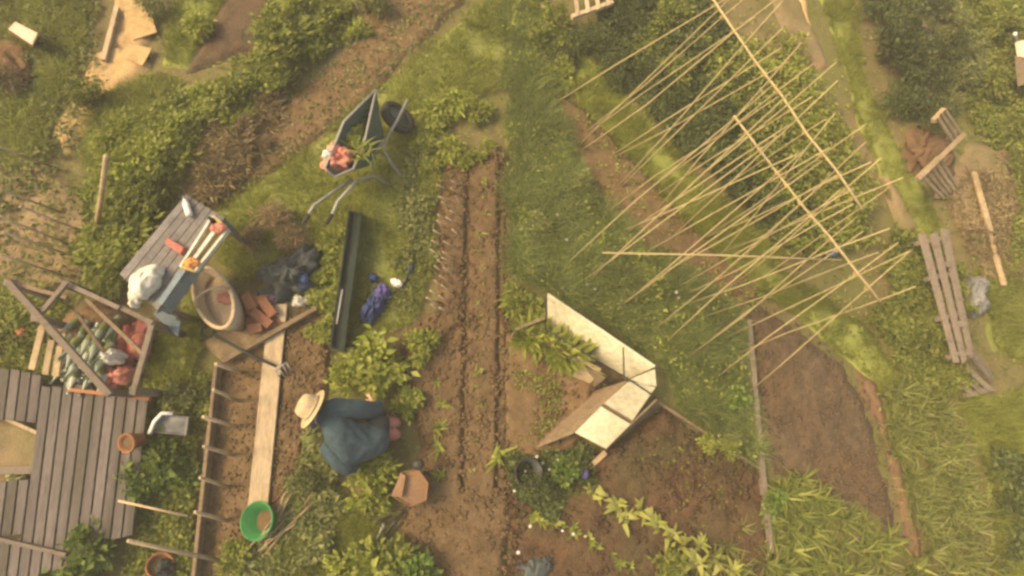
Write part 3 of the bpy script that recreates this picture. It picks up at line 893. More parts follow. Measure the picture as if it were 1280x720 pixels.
# ------------------------------------------------------------------ bean frames
def bean_frame(label, ridge, zr, lf, rf, n, ext):
    A = P(*ridge[0], zr); B = P(*ridge[1], zr)
    t0 = thing('bean_frame', label, 'cane frame', (P(*lp(lf[0], rf[1], .5))))
    mb = MB().tube([lerp(A, B, k / 6) + Vector((0, 0, random.uniform(-.02, .02))) for k in range(-0, 7)], .0095, 7)
    mb.build('ridge_pole', M['cane'], t0, True)
    for side, feet in ((0, lf), (1, rf)):
        for i in range(n):
            t = (i + .5) / n
            f = P(*lp(feet[0], feet[1], max(0, min(1, t + random.uniform(-.08, .08)))), -.05)
            r = lerp(A, B, max(.01, min(.99, t + random.uniform(-.035, .035) + (.025 if side else -.01))))
            r = r + Vector((0, 0, .02 if side else -.02))
            e = r + (r - f).normalized() * random.uniform(*ext)
            mid_ = lerp(f, r, .5) + Vector((random.uniform(-.04, .04), random.uniform(-.04, .04), random.uniform(-.05, .01)))
            MB().tube([f, mid_, r, e], [.0078, .0072, .006, .0045], 6).build('cane', M['cane'], t0, True)
            if side == 0:
                MB().tube([r + Vector((.02 * math.cos(a), .02 * math.sin(a), .012 * math.sin(2 * a))) for a in [k * 1.05 for k in range(7)]], .005, 5).build('twine_lashing', M['twine'], t0)
    return t0


bean_frame('rear row of crossed bamboo bean canes nearest the lane', ((884, -8), (1078, 262)), 2.0, ((682, 128), (925, 345)), ((706, 178), (945, 395)), 11, (.22, .5))
bean_frame('front row of crossed bamboo bean canes above the dark plot', ((918, 144), (1100, 378)), 2.0, ((676, 326), (925, 500)), ((745, 262), (915, 445)), 11, (.2, .48))
mb = MB().tube([P(753, 316, 1.30), P(900, 319, 1.75), P(1052, 325, 2.03)], [.008, .008, .006], 6)
tag(mb.build('bamboo_cane', M['cane'], None, True), 'single level bamboo cane lying across the front bean row', 'cane')


# ------------------------------------------------------------------ cold frames
def panel_quad(a, b, c, d):
    return [P(*a), P(*b), P(*c), P(*d)]


cf = thing('cold_frame', 'open cold frame with cream back board and lettuces inside', 'cold frame', P(715, 430))
MB().slab(panel_quad((684, 414, .02), (784, 475, .02), (819, 459, .48), (684, 368, .48)), .03).build('back_board', M['cream'], cf, bevel=.006)
for i, (a, b) in enumerate([((638, 424), (688, 452)), ((688, 452), (742, 486))]):
    MB().slab([P(*a, .0), P(*b, .0), P(b[0] + 14, b[1] - 12, .26), P(a[0] + 12, a[1] - 14, .26)], .03).build('front_board', M['brownwood'], cf, bevel=.004)
MB().slab([P(638, 424, .0), P(683, 408, .0), P(684, 398, .30), P(646, 413, .30)], .03).build('end_board', M['brownwood'], cf, bevel=.004)
MB().slab([P(704, 466, .10), P(738, 480, .10), P(752, 462, .28), P(722, 446, .28)], .02).build('inner_board', M['palletwood'], cf, bevel=.004)
MB().tube([P(682, 411, .45), P(740, 447, .45), P(786, 474, .45), P(820, 497, .40)], .008, 6).build('rail', M['blackmetal'], cf, True)
for (a, b) in [((683, 372, .52), (682, 413, .42)), ((779, 434, .52), (780, 470, .42))]:
    MB().tube([P(*a), P(*b)], .008, 6).build('cross_bar', M['blackmetal'], cf, True)
for (u, v) in [(682, 416), (784, 476)]:
    MB().tube([P(u, v, -.05), P(u, v, .45)], .012, 6).build('post', M['blackmetal'], cf, True)

patch('soil_bed', [(644, 424), (684, 406), (784, 474), (742, 486)], .06, M['darksoil'], edge=.04, wob=.01)
cf2 = thing('cold_frame', 'closed cold frame with two cream lids and plank front', 'cold frame', P(740, 530))
zt = .34
MB().slab([P(755, 505, zt), P(786, 475, zt + .02), P(819, 462, zt + .02), P(818, 500, zt), P(791, 527, zt)][0:1] + [P(787, 476, zt + .03), P(820, 484, zt + .0), P(791, 526, zt - .02)], .02).build('lid', M['cream'], cf2, bevel=.005)
MB().slab([P(788, 474, zt + .032), P(819, 461, zt + .04), P(821, 483, zt + .02), P(802, 480, zt + .03)], .02).build('lid_corner', M['cream'], cf2, bevel=.005)
MB().slab([P(719, 541, zt - .01), P(752, 508, zt - .005), P(789, 530, zt - .03), P(758, 561, zt - .04)], .02).build('lid', M['cream'], cf2, bevel=.005)
MB().bar(P(752, 506, zt + .01), P(791, 528, zt - .015), .014, .014).build('lid_rail', M['brownwood'], cf2)
for k in range(3):
    t0_, t1_ = k / 3 + .01, (k + 1) / 3 - .01
    bl, br = (660, 563), (742, 489); tl, tr = (717, 540), (784, 475)
    q4 = [P(*lp(bl, tl, t0_), lerp(.0, zt - .03, t0_)), P(*lp(br, tr, t0_), lerp(.0, zt - .0, t0_)), P(*lp(br, tr, t1_), lerp(0, zt, t1_)), P(*lp(bl, tl, t1_), lerp(0, zt - .03, t1_))]
    MB().slab(q4, .02).build('plank', M['brownwood'], cf2, bevel=.004)
MB().slab([P(758, 563, .0), P(824, 508, .0), P(822, 500, zt - .02), P(757, 562, zt - .06)], .02).build('rear_board', M['brownwood'], cf2, bevel=.004)
MB().bar(P(757, 565, .10), P(730, 590, .05), .05, .03).build('edge_rail', M['palletwood'], cf2)
MB().bar(P(822, 503, .06), P(955, 590, .05), .03, .06, jit=.1).build('x', M['brownwood'])
bpy.data.objects['x'].name = 'edging_board'
tag(bpy.data.objects['edging_board'], 'narrow board along the top rim of the reddish plot', 'board')
tag(MB().bar(P(934, 400, .05), P(948, 560, .05), .05, .10, jit=.1).build('edging_board', M['greywood']), 'weathered edging board between tall grass and dark plot', 'board')
tag(MB().bar(P(949, 564, .05), P(962, 690, .05), .05, .10, jit=.1).build('edging_board', M['greywood']), 'edging board below the tall grass at the reddish plot', 'board')


# ------------------------------------------------------------------ pallets and slatted panels
def slat_panel(name, label, cat, c, n, fill=.62, th=.02, mat='palletwood', bearers=2, group=None):
    c = [P(*x) for x in c]                       # c0->c1 along the slats, c0->c3 across
    ctr = (c[0] + c[1] + c[2] + c[3]) / 4
    t0 = thing(name, label, cat, (ctr.x, ctr.y, 0), group)
    for i in range(n):
        a = (i + (1 - fill) / 2) / n; b = (i + (1 + fill) / 2) / n
        j = random.uniform(-.015, .015)
        MB().slab([lerp(c[0], c[3], a) + (c[0] - c[1]) * j, lerp(c[1], c[2], a) + (c[0] - c[1]) * j, lerp(c[1], c[2], b), lerp(c[0], c[3], b)], th).build('slat', M[mat], t0, bevel=.003)
    nn = (c[1] - c[0]).cross(c[3] - c[0]).normalized()
    if nn.z < 0: nn = -nn
    for k in range(bearers):
        s = (k + .12) / (bearers - .76) if bearers > 1 else .5
        s = min(max(s, .06), .94)
        MB().bar(lerp(c[0], c[1], s) - nn * (th + .03), lerp(c[3], c[2], s) - nn * (th + .03), .05, .06, up=nn).build('bearer', M[mat], t0, bevel=.003)
    return t0


slat_panel('wooden_pallet', 'upright slatted pallet end beside the compost heap', 'pallet', [(1171, 149, .55), (1190, 180, .10), (1206, 167, .10), (1184, 134, .55)], 3)
slat_panel('wooden_pallet', 'slatted pallet leaning below the compost heap', 'pallet', [(1150, 222, .55), (1179, 250, .03), (1202, 236, .03), (1178, 194, .55)], 5)
tag(MB().bar(P(1147, 224, .58), P(1205, 168, .58), .05, .05).build('wooden_rail', M['palletwood'], bevel=.004), 'pale rail joining the two pallets of the compost bay', 'rail')
slat_panel('wooden_pallet', 'long grey slatted pallet fence overgrown in its middle', 'pallet', [(1146, 294, .30), (1192, 456, .30), (1220, 446, .30), (1188, 286, .30)], 3, .66, mat='greywood', bearers=4)
slat_panel('wooden_pallet', 'slatted pallet lying on a slant below the grey boards', 'pallet', [(1184, 470, .12), (1214, 497, .12), (1247, 488, .12), (1212, 456, .12)], 3, mat='greywood')
for i, (a, b, w, lab) in enumerate([
    ((1214, 440, .30), (1240, 474, .16), .07, 'grey board leading to the slanted pallet'),
    ((1217, 215, .10), (1238, 290, .10), .06, 'upper half of the pale pole on dry soil'),
    ((1237, 292, .08), (1255, 357, .08), .05, 'lower half of the pale pole on dry soil'),
]):
    m_ = 'greywood' if i < 1 else 'palletwood'
    tag(MB().bar(P(*a), P(*b), w, .035, jit=.12).build('wooden_board', M[m_], bevel=.004), lab, 'board')
for i, (u, v, lab) in enumerate([(1186, 330, 'grey post under the long pallet board near its top'), (1203, 405, 'grey post under the long pallet board near its middle'), (1212, 440, 'grey post at the lower end of the long pallet board')]):
    p_ = P(u, v, .32)
    tag(MB().bar((p_.x, p_.y, -.1), (p_.x, p_.y, .32), .07, .07).build('wooden_post', M['greywood']), lab, 'post')
slat_panel('slatted_crate', 'pale slatted crate cut by the top edge of the photo', 'crate', [(716, 22, .30), (712, -18, .30), (760, -40, .30), (768, 4, .30)], 4, .35, mat='palewood')
tag(MB().bar(P(662, -10, .05), P(710, 45, .05), .04, .05, jit=.1).build('edging_board', M['palletwood']), 'edging strip between bright grass and slatted crate', 'board')


# crumpled sheets and sacks
def blob(c, rx, ry, rz, yaw, amp, mat, name, parent=None, seedo=0, flat=.25, n=44, m=26, fs=.5):
    mb = MB(); rings = []
    for i in range(m + 1):
        ph = math.pi * (i / m - .5)
        row = []
        for k in range(n):
            a = 2 * math.pi * k / n
            x, y, z = math.cos(ph) * math.cos(a), math.cos(ph) * math.sin(a), math.sin(ph)
            f = 1 + amp * float(fbm((x * 1.3 + z * .7) * 1.0 + seedo, (y * 1.3 - z * .5) * 1.0 + seedo * 2, fs, seedo))
            f += amp * .30 * (.5 - abs(float(vnoise(x * 1.2 - z + seedo * 3, y * 1.2 + z * .6, fs * .42, seedo + 5))) * 2.2)
            f += amp * .14 * float(vnoise(x + z * .9 + seedo * 3, y - z, fs * .16, seedo + 7))
            z2 = max(z * f, -flat)
            v = Vector((x * f * rx, y * f * ry, (z2 + flat) * rz))
            v.rotate(Euler((0, 0, yaw)))
            row.append(Vector(c) + v)
        rings.append(row)
    mb.loft(rings)
    return mb.build(name, M[mat], parent, True)


tag(blob(P(1212, 372, 0), .10, .24, .16, -.25, .7, 'greysheet', 'tarpaulin', None, 3), 'crumpled grey tarpaulin beside the long pallet board', 'tarpaulin')
tag(blob(P(1150, 188, 0), .32, .22, .10, .8, .9, 'haybrown', 'compost_heap', None, 4), 'brown compost heap inside the pallet bay', 'compost')
tag(blob(P(1172, 212, 0), .22, .15, .08, .8, .9, 'haybrown', 'compost_heap', None, 14), 'smaller brown heap beneath the pallet rail', 'compost')
tag(blob(P(1038, 314, 0), .09, .07, .14, .3, .4, 'bluething', 'plastic_bag', None, 5), 'small blue bag under the front bean row', 'bag')
tag(blob(P(1146, 12, 0), .05, .05, .16, 0, .3, 'white', 'plastic_bag', None, 6), 'small white bag at the top right by the hedge', 'bag')
tag(MB().bar(P(1152, 28, .12), P(1164, 52, .12), .07, .05, jit=.2).build('wooden_board', M['palewood']), 'short pale board below the small white bag', 'board')

# box at the right edge and pale pink box at left
b1 = thing('storage_box', 'pale lidded box with dark side at the right edge', 'box', P(1275, 85))
MB().hexa([P(1268, 70, 0), P(1295, 62, 0), P(1300, 100, 0), P(1272, 108, 0)], [P(1268, 70, .35), P(1295, 62, .35), P(1300, 100, .35), P(1272, 108, .35)]).build('body', M['brownwood'], b1)
MB().slab([P(1271, 52, .40), P(1300, 46, .40), P(1306, 78, .37), P(1274, 70, .37)], .025).build('lid', M['pinkbox'], b1)
tag(MB().tube([P(1271, 55, .0), P(1269, 42, .5)], .02, 7).build('short_post', M['white']), 'short white post behind the pale lidded box', 'post')
b2 = thing('storage_box', 'pale pink topped box near the top left corner', 'box', P(28, 45))
tq = [(10, 36), (19, 27), (47, 41), (40, 56)]
MB().hexa([P(u, v, 0) + (P(28, 42, 0) - P(28, 42, .3)) * 0 for u, v in [(15, 44), (24, 35), (48, 47), (42, 60)]], [P(u, v, .30) for u, v in tq]).build('body', M['terracotta'], b2)
MB().slab([P(u, v, .325) for u, v in tq], .022).build('lid', M['pinkbox'], b2, bevel=.004)
tag(blob(P(15, 85, 0), .22, .3, .10, .6, .6, 'haybrown', 'compost_heap', None, 21), 'rust brown heap below the pale pink box', 'compost')

# posts and trellis canes at left
tag(MB().tube([P(119, 292, -.05), P(127, 245, .8), P(133, 195, 1.5)], [.024, .023, .021], 8).build('wooden_post', M['palletwood'], None, True), 'pale round post rising from the left thicket', 'post')
tag(MB().bar(P(147, 10, .08), P(130, 76, .08), .05, .05).build('wooden_board', M['palewood']), 'pale pole along the left rim of the sand patch', 'board')
tag(MB().slab([P(152, 10, .062), P(182, -4, .062), P(196, 40, .062), P(166, 50, .062)], .012).build('plywood_sheet', M['sand']), 'ochre board lying on the upper sand patch', 'board')
tag(MB().slab([P(158, 54, .060), P(190, 60, .060), P(178, 82, .060), P(150, 70, .060)], .012).build('plywood_sheet', M['sand']), 'ochre board lying on the lower sand patch', 'board')
for i, (a, b) in enumerate([((0, 184), (66, 208)), ((0, 236), (74, 264)), ((25, 258), (112, 292)), ((0, 270), (84, 304)), ((4, 290), (92, 320)), ((0, 318), (84, 345))]):
    tag(MB().tube([P(*a, .9), P(b[0] + 6, b[1] + 3, -.05)], [.010, .012], 6).build('trellis_cane', M['palewood'], None, True), ['topmost', 'second', 'third', 'fourth', 'fifth', 'lowest'][i] + ' thin cane leaning left in weeds above the compost frame', 'cane', 'canes above the compost frame')

# ------------------------------------------------------------------ sticks, edging, planks at left
for r_ in range(2):
    for i in range(14):
        t = i / 13
        u, v = lp((582, 236), (566, 392), t) if r_ else lp((566, 240), (553, 394), t)
        u += random.uniform(-3, 3); v += random.uniform(-3, 3)
        p0 = P(u, v, -.05)
        p1 = P(u - 16 + random.uniform(-3, 3), v - 10 + random.uniform(-3, 3), .34)
        tag(MB().tube([p0, p1], [.011, .009], 5).build('plant_stick', M['palewood'], None, True), 'thin short stick in the double row left of the seedling ridge', 'stick', 'sticks left of the seedling ridge')
tag(MB().bar(P(274, 455, .08), P(245, 730, .08), .035, .17, jit=.05).build('edging_board', M['brownwood'], bevel=.004), 'long brown board along the left of the stake bed', 'board')
ords = ['topmost', 'second', 'third', 'fourth', 'fifth', 'sixth', 'lowest']
for i, (a, b) in enumerate([((306, 467), (270, 455)), ((303, 503), (267, 487)), ((300, 535), (254, 521)), ((296, 570), (255, 558)), ((290, 610), (250, 597)), ((288, 652), (244, 640)), ((282, 702), (160, 676))]):
    tag(MB().tube([P(*a, -.05), P(*b, .62 if i < 6 else .9)], [.019, .015], 7).build('wooden_stake', M['palewood'], None, True), f'{ords[i]} stake leaning over the board of the stake bed', 'stake')
tag(MB().tube([P(235, 645, .55), P(148, 626, .6)], [.010, .010], 7).build('wooden_stake', M['stick'], None, True), 'thin stake lying over weeds right of the plank deck', 'stake')
pl = MB().bar(P(348, 380, .07), P(319, 672, .07), .18, .035, jit=.03).build('walk_plank', M['palewood'], bevel=.006)
tag(pl, 'long pale walking plank between the two left beds', 'plank')
tag(MB().bar(P(278, 452, .12), P(396, 385, .12), .05, .05, jit=.1).build('wooden_beam', M['brownwood'], bevel=.004), 'brown beam lying across the top of the walking plank', 'beam')
tag(MB().bar(P(383, 560, .05), P(378, 625, .05), .07, .05, jit=.1).build('edging_board', M['palewood'], bevel=.004), 'short pale edging board left of the gardener', 'board')

vn = thing('trailing_vine', 'tangled pale stems trailing between green tub and gardener', 'vine', P(350, 650))
for i in range(12):
    a = (random.uniform(290, 340), random.uniform(680, 715)); b = (random.uniform(375, 420), random.uniform(575, 640))
    m1 = lp(a, b, .35); m2 = lp(a, b, .7)
    MB().tube([P(*a, .03), P(m1[0] + random.uniform(-8, 8), m1[1] + random.uniform(-8, 8), random.uniform(.08, .2)), P(m2[0] + random.uniform(-8, 8), m2[1] + random.uniform(-8, 8), random.uniform(.08, .2)), P(*b, .05)], [.007, .008, .007, .004], 5).build('stem', M['palletwood'], vn, True)

# garden fork
gf = thing('garden_fork', 'green garden fork with ring handle lying over the plank', 'garden fork', P(310, 440))
ringc = P(260, 414, .16)
MB().tube([ringc + Vector((.06 * math.cos(a), .06 * math.sin(a), 0)) for a in [k * 2 * math.pi / 12 for k in range(13)]], .014, 6).build('handle', M['darkgreen'], gf, True)
MB().tube([P(267, 418, .16), P(310, 442, .15), P(345, 458, .14)], [.016, .016, .013], 7).build('shaft', M['darkgreen'], gf, True)
a0, a1 = P(344, 463, .14), P(358, 453, .14)
MB().tube([a0, a1], .010, 6).build('crossbar', M['greymetal'], gf, True)
for k in range(4):
    s = lerp(a0, a1, k / 3)
    e = s + (P(360, 472, .05) - P(350, 457, .14)) * .9
    MB().tube([s, lerp(s, e, .5) + Vector((0, 0, .02)), e], [.007, .007, .003], 5).build('tine', M['greymetal'], gf, True)


def tub(name, label, c, zdir, prof, mat, sx=1, sy=1, yaw=0, rim=None, cat='tub', n=24, inner=None):
    t0 = thing(name, label, cat, (c.x, c.y, 0))
    Mx = axis_matrix(c, zdir, yaw)
    MB().lathe(prof, Mx, n, sx, sy).build('body', M[mat], t0, True)
    if rim:
        r, z, th, rm = rim
        pts = [Mx @ Vector((r * sx * math.cos(a), r * sy * math.sin(a), z)) for a in [k * 2 * math.pi / n for k in range(n + 1)]]
        MB().tube(pts, th, 6).build('rim', M[rm], t0, True)
    if inner:
        r, z, im = inner
        mb = MB(); ring = [Mx @ Vector((r * sx * math.cos(a) * random.uniform(.95, 1), r * sy * math.sin(a), z + random.uniform(-.01, .01))) for a in [k * 2 * math.pi / n for k in range(n)]]
        mb.add([Mx @ Vector((0, 0, z + .03))] + ring, [(0, 1 + k, 1 + (k + 1) % n) for k in range(n)])
        mb.build('contents', M[im], t0, True)
    return t0, Mx


gt, Mx = tub('plastic_tub', 'bright green round plastic tub tipped beside the pale plank', P(334, 650, .115), (-.35, .10, .93),
             [(0, .015), (.105, .0), (.12, .01), (.155, .14), (.168, .148), (.152, .148), (.115, .025), (0, .025)], 'bucketgreen', rim=(.162, .148, .009, 'bucketgreen'), inner=(.09, .03, 'soil'))
ot, Mx = tub('oval_tub', 'tan oval tub with pale rim standing left of the bricks', P(288, 385, .02), (-.2, .15, .95),
             [(0, .0), (.19, .0), (.24, .30), (.225, .30), (.18, .04), (0, .04)], 'tan', .72, 1.55, rad(-22), rim=(.235, .30, .020, 'palewood'), inner=(.2, .16, 'tan'))
MB().tube([Mx @ Vector((.17 * math.cos(a), .02, .30 + .17 * math.sin(a))) for a in [k * math.pi / 10 for k in range(11)]], .012, 6).build('handle', M['tan'], ot, True)
tag(blob(P(284, 374, .20), .09, .05, .05, -.2, .4, 'coral', 'plastic_bag', None, 8), 'orange red bag lying inside the oval tub', 'bag')
n_b = 0
for r_ in range(4):
    for c_ in range(3):
        u, v = 316 + c_ * 10 + r_ * 2.5, 380 + r_ * 11 - c_ * 2
        p_ = P(u, v, .04)
        zz = random.uniform(.02, .06) + (.06 if (r_ + c_) % 3 == 0 else 0)
        d_ = Vector((math.cos(rad(-25 + random.uniform(-50, 50))), math.sin(rad(-25 + random.uniform(-50, 50))), 0))
        tag(MB().bar(p_ - d_ * .1 + Vector((0, 0, zz)), p_ + d_ * .1 + Vector((0, 0, zz)), .095, .06, jit=.05).build('brick', M['brick'], bevel=.004), 'red brick in the loose pile right of the oval tub', 'brick', 'loose bricks by the oval tub')

# dark tarp and pieces by the trough
tag(blob(P(370, 345, 0), .30, .24, .20, .6, .8, 'blacksheet', 'tarpaulin', None, 9, fs=.3), 'crumpled black sheet between dry bush and trough', 'tarpaulin')
tag(blob(P(346, 376, 0), .11, .07, .10, .3, .6, 'navy', 'plastic_bag', None, 10), 'small navy bag at the top end of the walking plank', 'bag')
tag(blob(P(381, 352, .1), .05, .10, .12, .1, .5, 'bluething', 'plastic_bag', None, 11), 'blue scrap of bag on the crumpled black sheet', 'bag')
tag(blob(P(378, 376, 0), .09, .06, .08, .3, .6, 'sack', 'plastic_bag', None, 12), 'pale crumpled bag below the black sheet', 'bag')
tr = thing('planting_trough', 'long narrow dark green trough standing on the grass', 'trough', P(430, 350))
quad = [(436, 262), (451, 266), (428, 438), (412, 434)]
lo = [P(u, v, .02) for u, v in quad]; hi = [P(u, v, .26) + Vector((0, 0, 0)) for u, v in quad]
for k in range(4):
    k2 = (k + 1) % 4
    MB().slab([lo[k], lo[k2], hi[k2], hi[k]], .015).build('side_board', M['darkgreen'], tr)
MB().slab([lerp(l, h, .75) for l, h in zip(lo, hi)], .02).build('soil_fill', M['darkgreen'], tr)
tag(MB().tube([P(428, 362, .30), P(421, 405, .30)], .010, 6).build('metal_rod', M['greymetal'], None, True), 'pale rod lying along the left side of the dark trough', 'rod')

# blue bag, bottle, dark bits
tag(blob(P(467, 386, .02), .10, .20, .12, -.48, .7, 'navy', 'cloth_bundle', None, 70, fs=.35), 'crumpled dark blue cloth lying on the grass', 'cloth')
tag(blob(P(479, 368, .03), .08, .09, .13, -.3, .6, 'purple', 'cloth_bundle', None, 71, fs=.4), 'violet blue bundle at the upper end of the blue cloth', 'cloth')
tag(blob(P(468, 349, .02), .06, .05, .09, 0, .5, 'navy', 'cloth_bundle', None, 72), 'small dark blue scrap above the blue cloth', 'cloth')
tag(MB().tube([P(462, 354, .05), P(457, 375, .06), P(455, 392, .05)], .012, 6).build('black_strap', M['blackmetal'], None, True), 'black strap curving left of the blue cloth', 'strap')
tag(MB().tube([P(484, 370, .05), P(500, 362, .07), P(511, 345, .05)], .014, 6).build('black_strap', M['blackmetal'], None, True), 'black strap running right from the violet bundle', 'strap')
tag(blob(P(496, 355, .02), .07, .05, .07, -.5, .3, 'white', 'plastic_bag', None, 13), 'white bag beside the blue folded chair', 'bag')
tag(blob(P(514, 338, .02), .04, .08, .07, -.4, .5, 'blacksheet', 'plastic_bag', None, 15), 'small black bag at the end of the blue chair frame', 'bag')

# ------------------------------------------------------------------ wheelbarrow
wb = thing('wheelbarrow', 'grey green wheelbarrow with red rags in its tray on the grass', 'wheelbarrow', P(455, 185))
rim = [P(470, 112, .62), P(430, 152, .66), P(406, 210, .66), P(418, 221, .62), P(442, 211, .58), P(457, 172, .56)]
bot = [P(472, 138, .32), P(456, 165, .36), P(434, 206, .36), P(440, 214, .32), P(466, 206, .28), P(480, 172, .27)]
mb = MB()
cen = sum(rim, Vector()) / 6; cenb = sum(bot, Vector()) / 6
rin = [lerp(r, cen, .04) for r in rim]; bin_ = [lerp(b, cenb, .06) + Vector((0, 0, .015)) for b in bot]
mb.loft([bot, rim, rin, bin_], cap=True)
mb.build('tray', M['greyplastic'], wb, bevel=.006)
MB().tube(rim + [rim[0]], .013, 6).build('rim', M['greymetal'], wb, True)
wc = P(497, 147, .20)
Mw = axis_matrix(wc, (.62, .32, .72))
ring = [(.13, -.045), (.19, -.045), (.205, -.02), (.205, .02), (.19, .045), (.13, .045)]
tyre = MB().lathe(ring + [ring[0]], Mw, 22).build('wheel', M['rubber'], wb, True)
MB().lathe([(.0, -.02), (.13, -.03), (.13, .03), (0, .02)], Mw, 18).build('hub', M['greyplastic'], tyre, True)
MB().tube([P(510, 124, .34), P(497, 150, .33), P(485, 170, .30), P(479, 188, .30), P(490, 205, .18), P(508, 228, .02)], .016, 7).build('frame_tube', M['greymetal'], wb, True)
MB().tube([P(478, 178, .30), P(468, 192, .30), P(462, 210, .30)], .014, 6).build('frame_tube', M['greymetal'], wb, True)
MB().tube([P(490, 233, .02), P(466, 219, .30), P(445, 227, .42), P(422, 252, .52), P(415, 268, .52)], .016, 7).build('handle', M['greymetal'], wb, True)
MB().tube([P(440, 224, .42), P(392, 257, .55), P(386, 268, .55)], .016, 7).build('handle', M['greymetal'], wb, True)
for a in ((415, 268, .52), (386, 268, .55)):
    p_ = P(*a)
    MB().tube([p_, p_ + Vector((-.05, -.10, 0))], .020, 7).build('grip', M['rubber'], wb, True)
tag(blob(P(424, 200, .50), .14, .12, .12, .4, .8, 'coral', 'rag_bundle', None, 16, fs=.3), 'coral red rags heaped in the wheelbarrow tray', 'rags')
tag(blob(P(410, 194, .62), .05, .04, .06, .4, .5, 'white', 'rag_bundle', None, 17), 'small white rag on the wheelbarrow corner', 'rags')
tag(blob(P(441, 175, .45), .10, .16, .08, -.4, .8, 'leaf_mid', 'weed_pile', None, 18), 'pulled green weeds in the middle of the wheelbarrow tray', 'weeds')
sp_ = strap_proto('cut_weeds', 'weeds', 46, (.05, .20), (.008, .018), 'leaf_mid', (.3, 1.5), (.2, 1.2), 4, 'leaf_tuft', .05)
spawn(sp_, P(452, 190, .58), 0, 1.2, 'leafy weeds hanging over the wheelbarrow rim')
for (u_, v_, l_) in ((440, 165, 'pulled weeds in the front of the wheelbarrow tray'), (434, 186, 'pulled weeds beside the coral rags in the wheelbarrow'), (448, 146, 'pulled weeds at the nose of the wheelbarrow tray')):
    spawn(sp_, P(u_, v_, .44), u_, 1.1, l_)
drop(sp_)

# ------------------------------------------------------------------ table with things
tb = thing('potting_table', 'grey slatted potting table holding sack, red box and yellow tray', 'table', P(215, 320))
tc = [P(149, 342, .72), P(197, 388, .72), P(281, 272, .72), P(232, 243, .72)]
for i in range(6):
    a, b = i / 6 + .004, (i + 1) / 6 - .004
    MB().slab([lerp(tc[0], tc[1], a), lerp(tc[3], tc[2], a), lerp(tc[3], tc[2], b), lerp(tc[0], tc[1], b)], .025).build('plank', M['tabletop'], tb, bevel=.003)
MB().slab([lerp(tc[1], tc[2], .01) + Vector((0, 0, -.03)), lerp(tc[1], tc[2], .99) + Vector((0, 0, -.03)), lerp(tc[1], tc[2], .99) + Vector((.03, -.02, -.16)), lerp(tc[1], tc[2], .01) + Vector((.03, -.02, -.16))], .015).build('apron', M['steelblue'], tb)
for c_ in tc:
    q_ = lerp(c_, sum(tc, Vector()) / 4, .08)
    MB().bar((q_.x, q_.y, -.03), (q_.x, q_.y, .69), .05, .05).build('leg', M['greywood'], tb)
MB().bar(P(200, 380, .74), P(270, 280, .74), .05, .03).build('edge_rail', M['steelblue'], tb)
tag(blob(P(184, 356, .73), .11, .19, .13, -.55, .35, 'sack', 'sack', None, 19, fs=.8), 'plump white sack lying on the table corner', 'sack')
tag(blob(P(171, 376, .73), .05, .05, .05, 0, .8, 'sack', 'plastic_bag', None, 20), 'small white bag at the foot of the white sack', 'bag')
rb = thing('red_box', 'small flat red box in the middle of the table', 'box', P(217, 309, .73))
MB().slab([P(205, 304, .78), P(226, 318, .78), P(231, 309, .78), P(210, 297, .78)], .05).build('body', M['red'], rb, bevel=.004)
MB().slab([P(206, 303.5, .79), P(225.5, 316.5, .79), P(229.5, 309.5, .79), P(210, 298, .79)], .008).build('lid', M['red'], rb)
yt = thing('yellow_tray', 'yellow plastic tray leaning on the table edge', 'tray', P(255, 300, .7))
yq = [P(228, 335, .76), P(246, 340, .74), P(287, 288, .74), P(268, 272, .78)]
MB().slab(yq, .015).build('base', M['yellowplastic'], yt)
for k in range(4):
    MB().bar(yq[k] + Vector((0, 0, .02)), yq[(k + 1) % 4] + Vector((0, 0, .02)), .02, .06).build('wall', M['sack'] if k % 2 else M['yellowplastic'], yt)
MB().bar(lerp(yq[0], yq[1], .45) + Vector((0, 0, .03)), lerp(yq[3], yq[2], .5) + Vector((0, 0, .03)), .03, .03).build('divider', M['sack'], yt)
tag(blob(P(240, 330, .77), .07, .06, .05, 0, .4, 'orange', 'peg_heap', None, 22), 'orange scraps in the lower end of the yellow tray', 'scraps')
tag(blob(P(274, 287, .77), .07, .05, .06, 0, .4, 'coral', 'peg_heap', None, 23), 'pink scraps in the upper end of the yellow tray', 'scraps')
tag(blob(P(266, 276, .77), .03, .03, .06, 0, .4, 'blacksheet', 'peg_heap', None, 24), 'black scrap at the top corner of the yellow tray', 'scraps')
bo = thing('plastic_bottle', 'white bottle lying on the upper end of the table', 'bottle', P(235, 262, .73))
d0, d1 = P(232, 254, .76), P(237, 270, .76)
MB().lathe([(0, 0), (.028, 0), (.03, .02), (.03, .13), (.012, .16), (.012, .18), (0, .18)], axis_matrix(d1, d0 - d1), 12).build('body', M['white'], bo, True)
MB().lathe([(.014, .18), (.014, .205), (0, .205)], axis_matrix(d1, d0 - d1), 10).build('cap', M['steelblue'], bo, True)
st = thing('folding_stool', 'blue grey folding stool standing below the table end', 'stool', P(208, 400))
MB().slab([P(191, 392, .38), P(203, 381, .38), P(226, 402, .36), P(222, 421, .34)], .025).build('seat', M['steelblue'], st, bevel=.006)
for a, b in [((207, 362, .6), (196, 392, .36)), ((207, 362, .6), (222, 400, .36)), ((195, 392, .36), (200, 398, -.02)), ((222, 416, .34), (216, 414, -.02)), ((205, 386, .36), (212, 392, -.02))]:
    MB().tube([P(*a), P(*b)], .012, 6).build('leg', M['greymetal'], st, True)

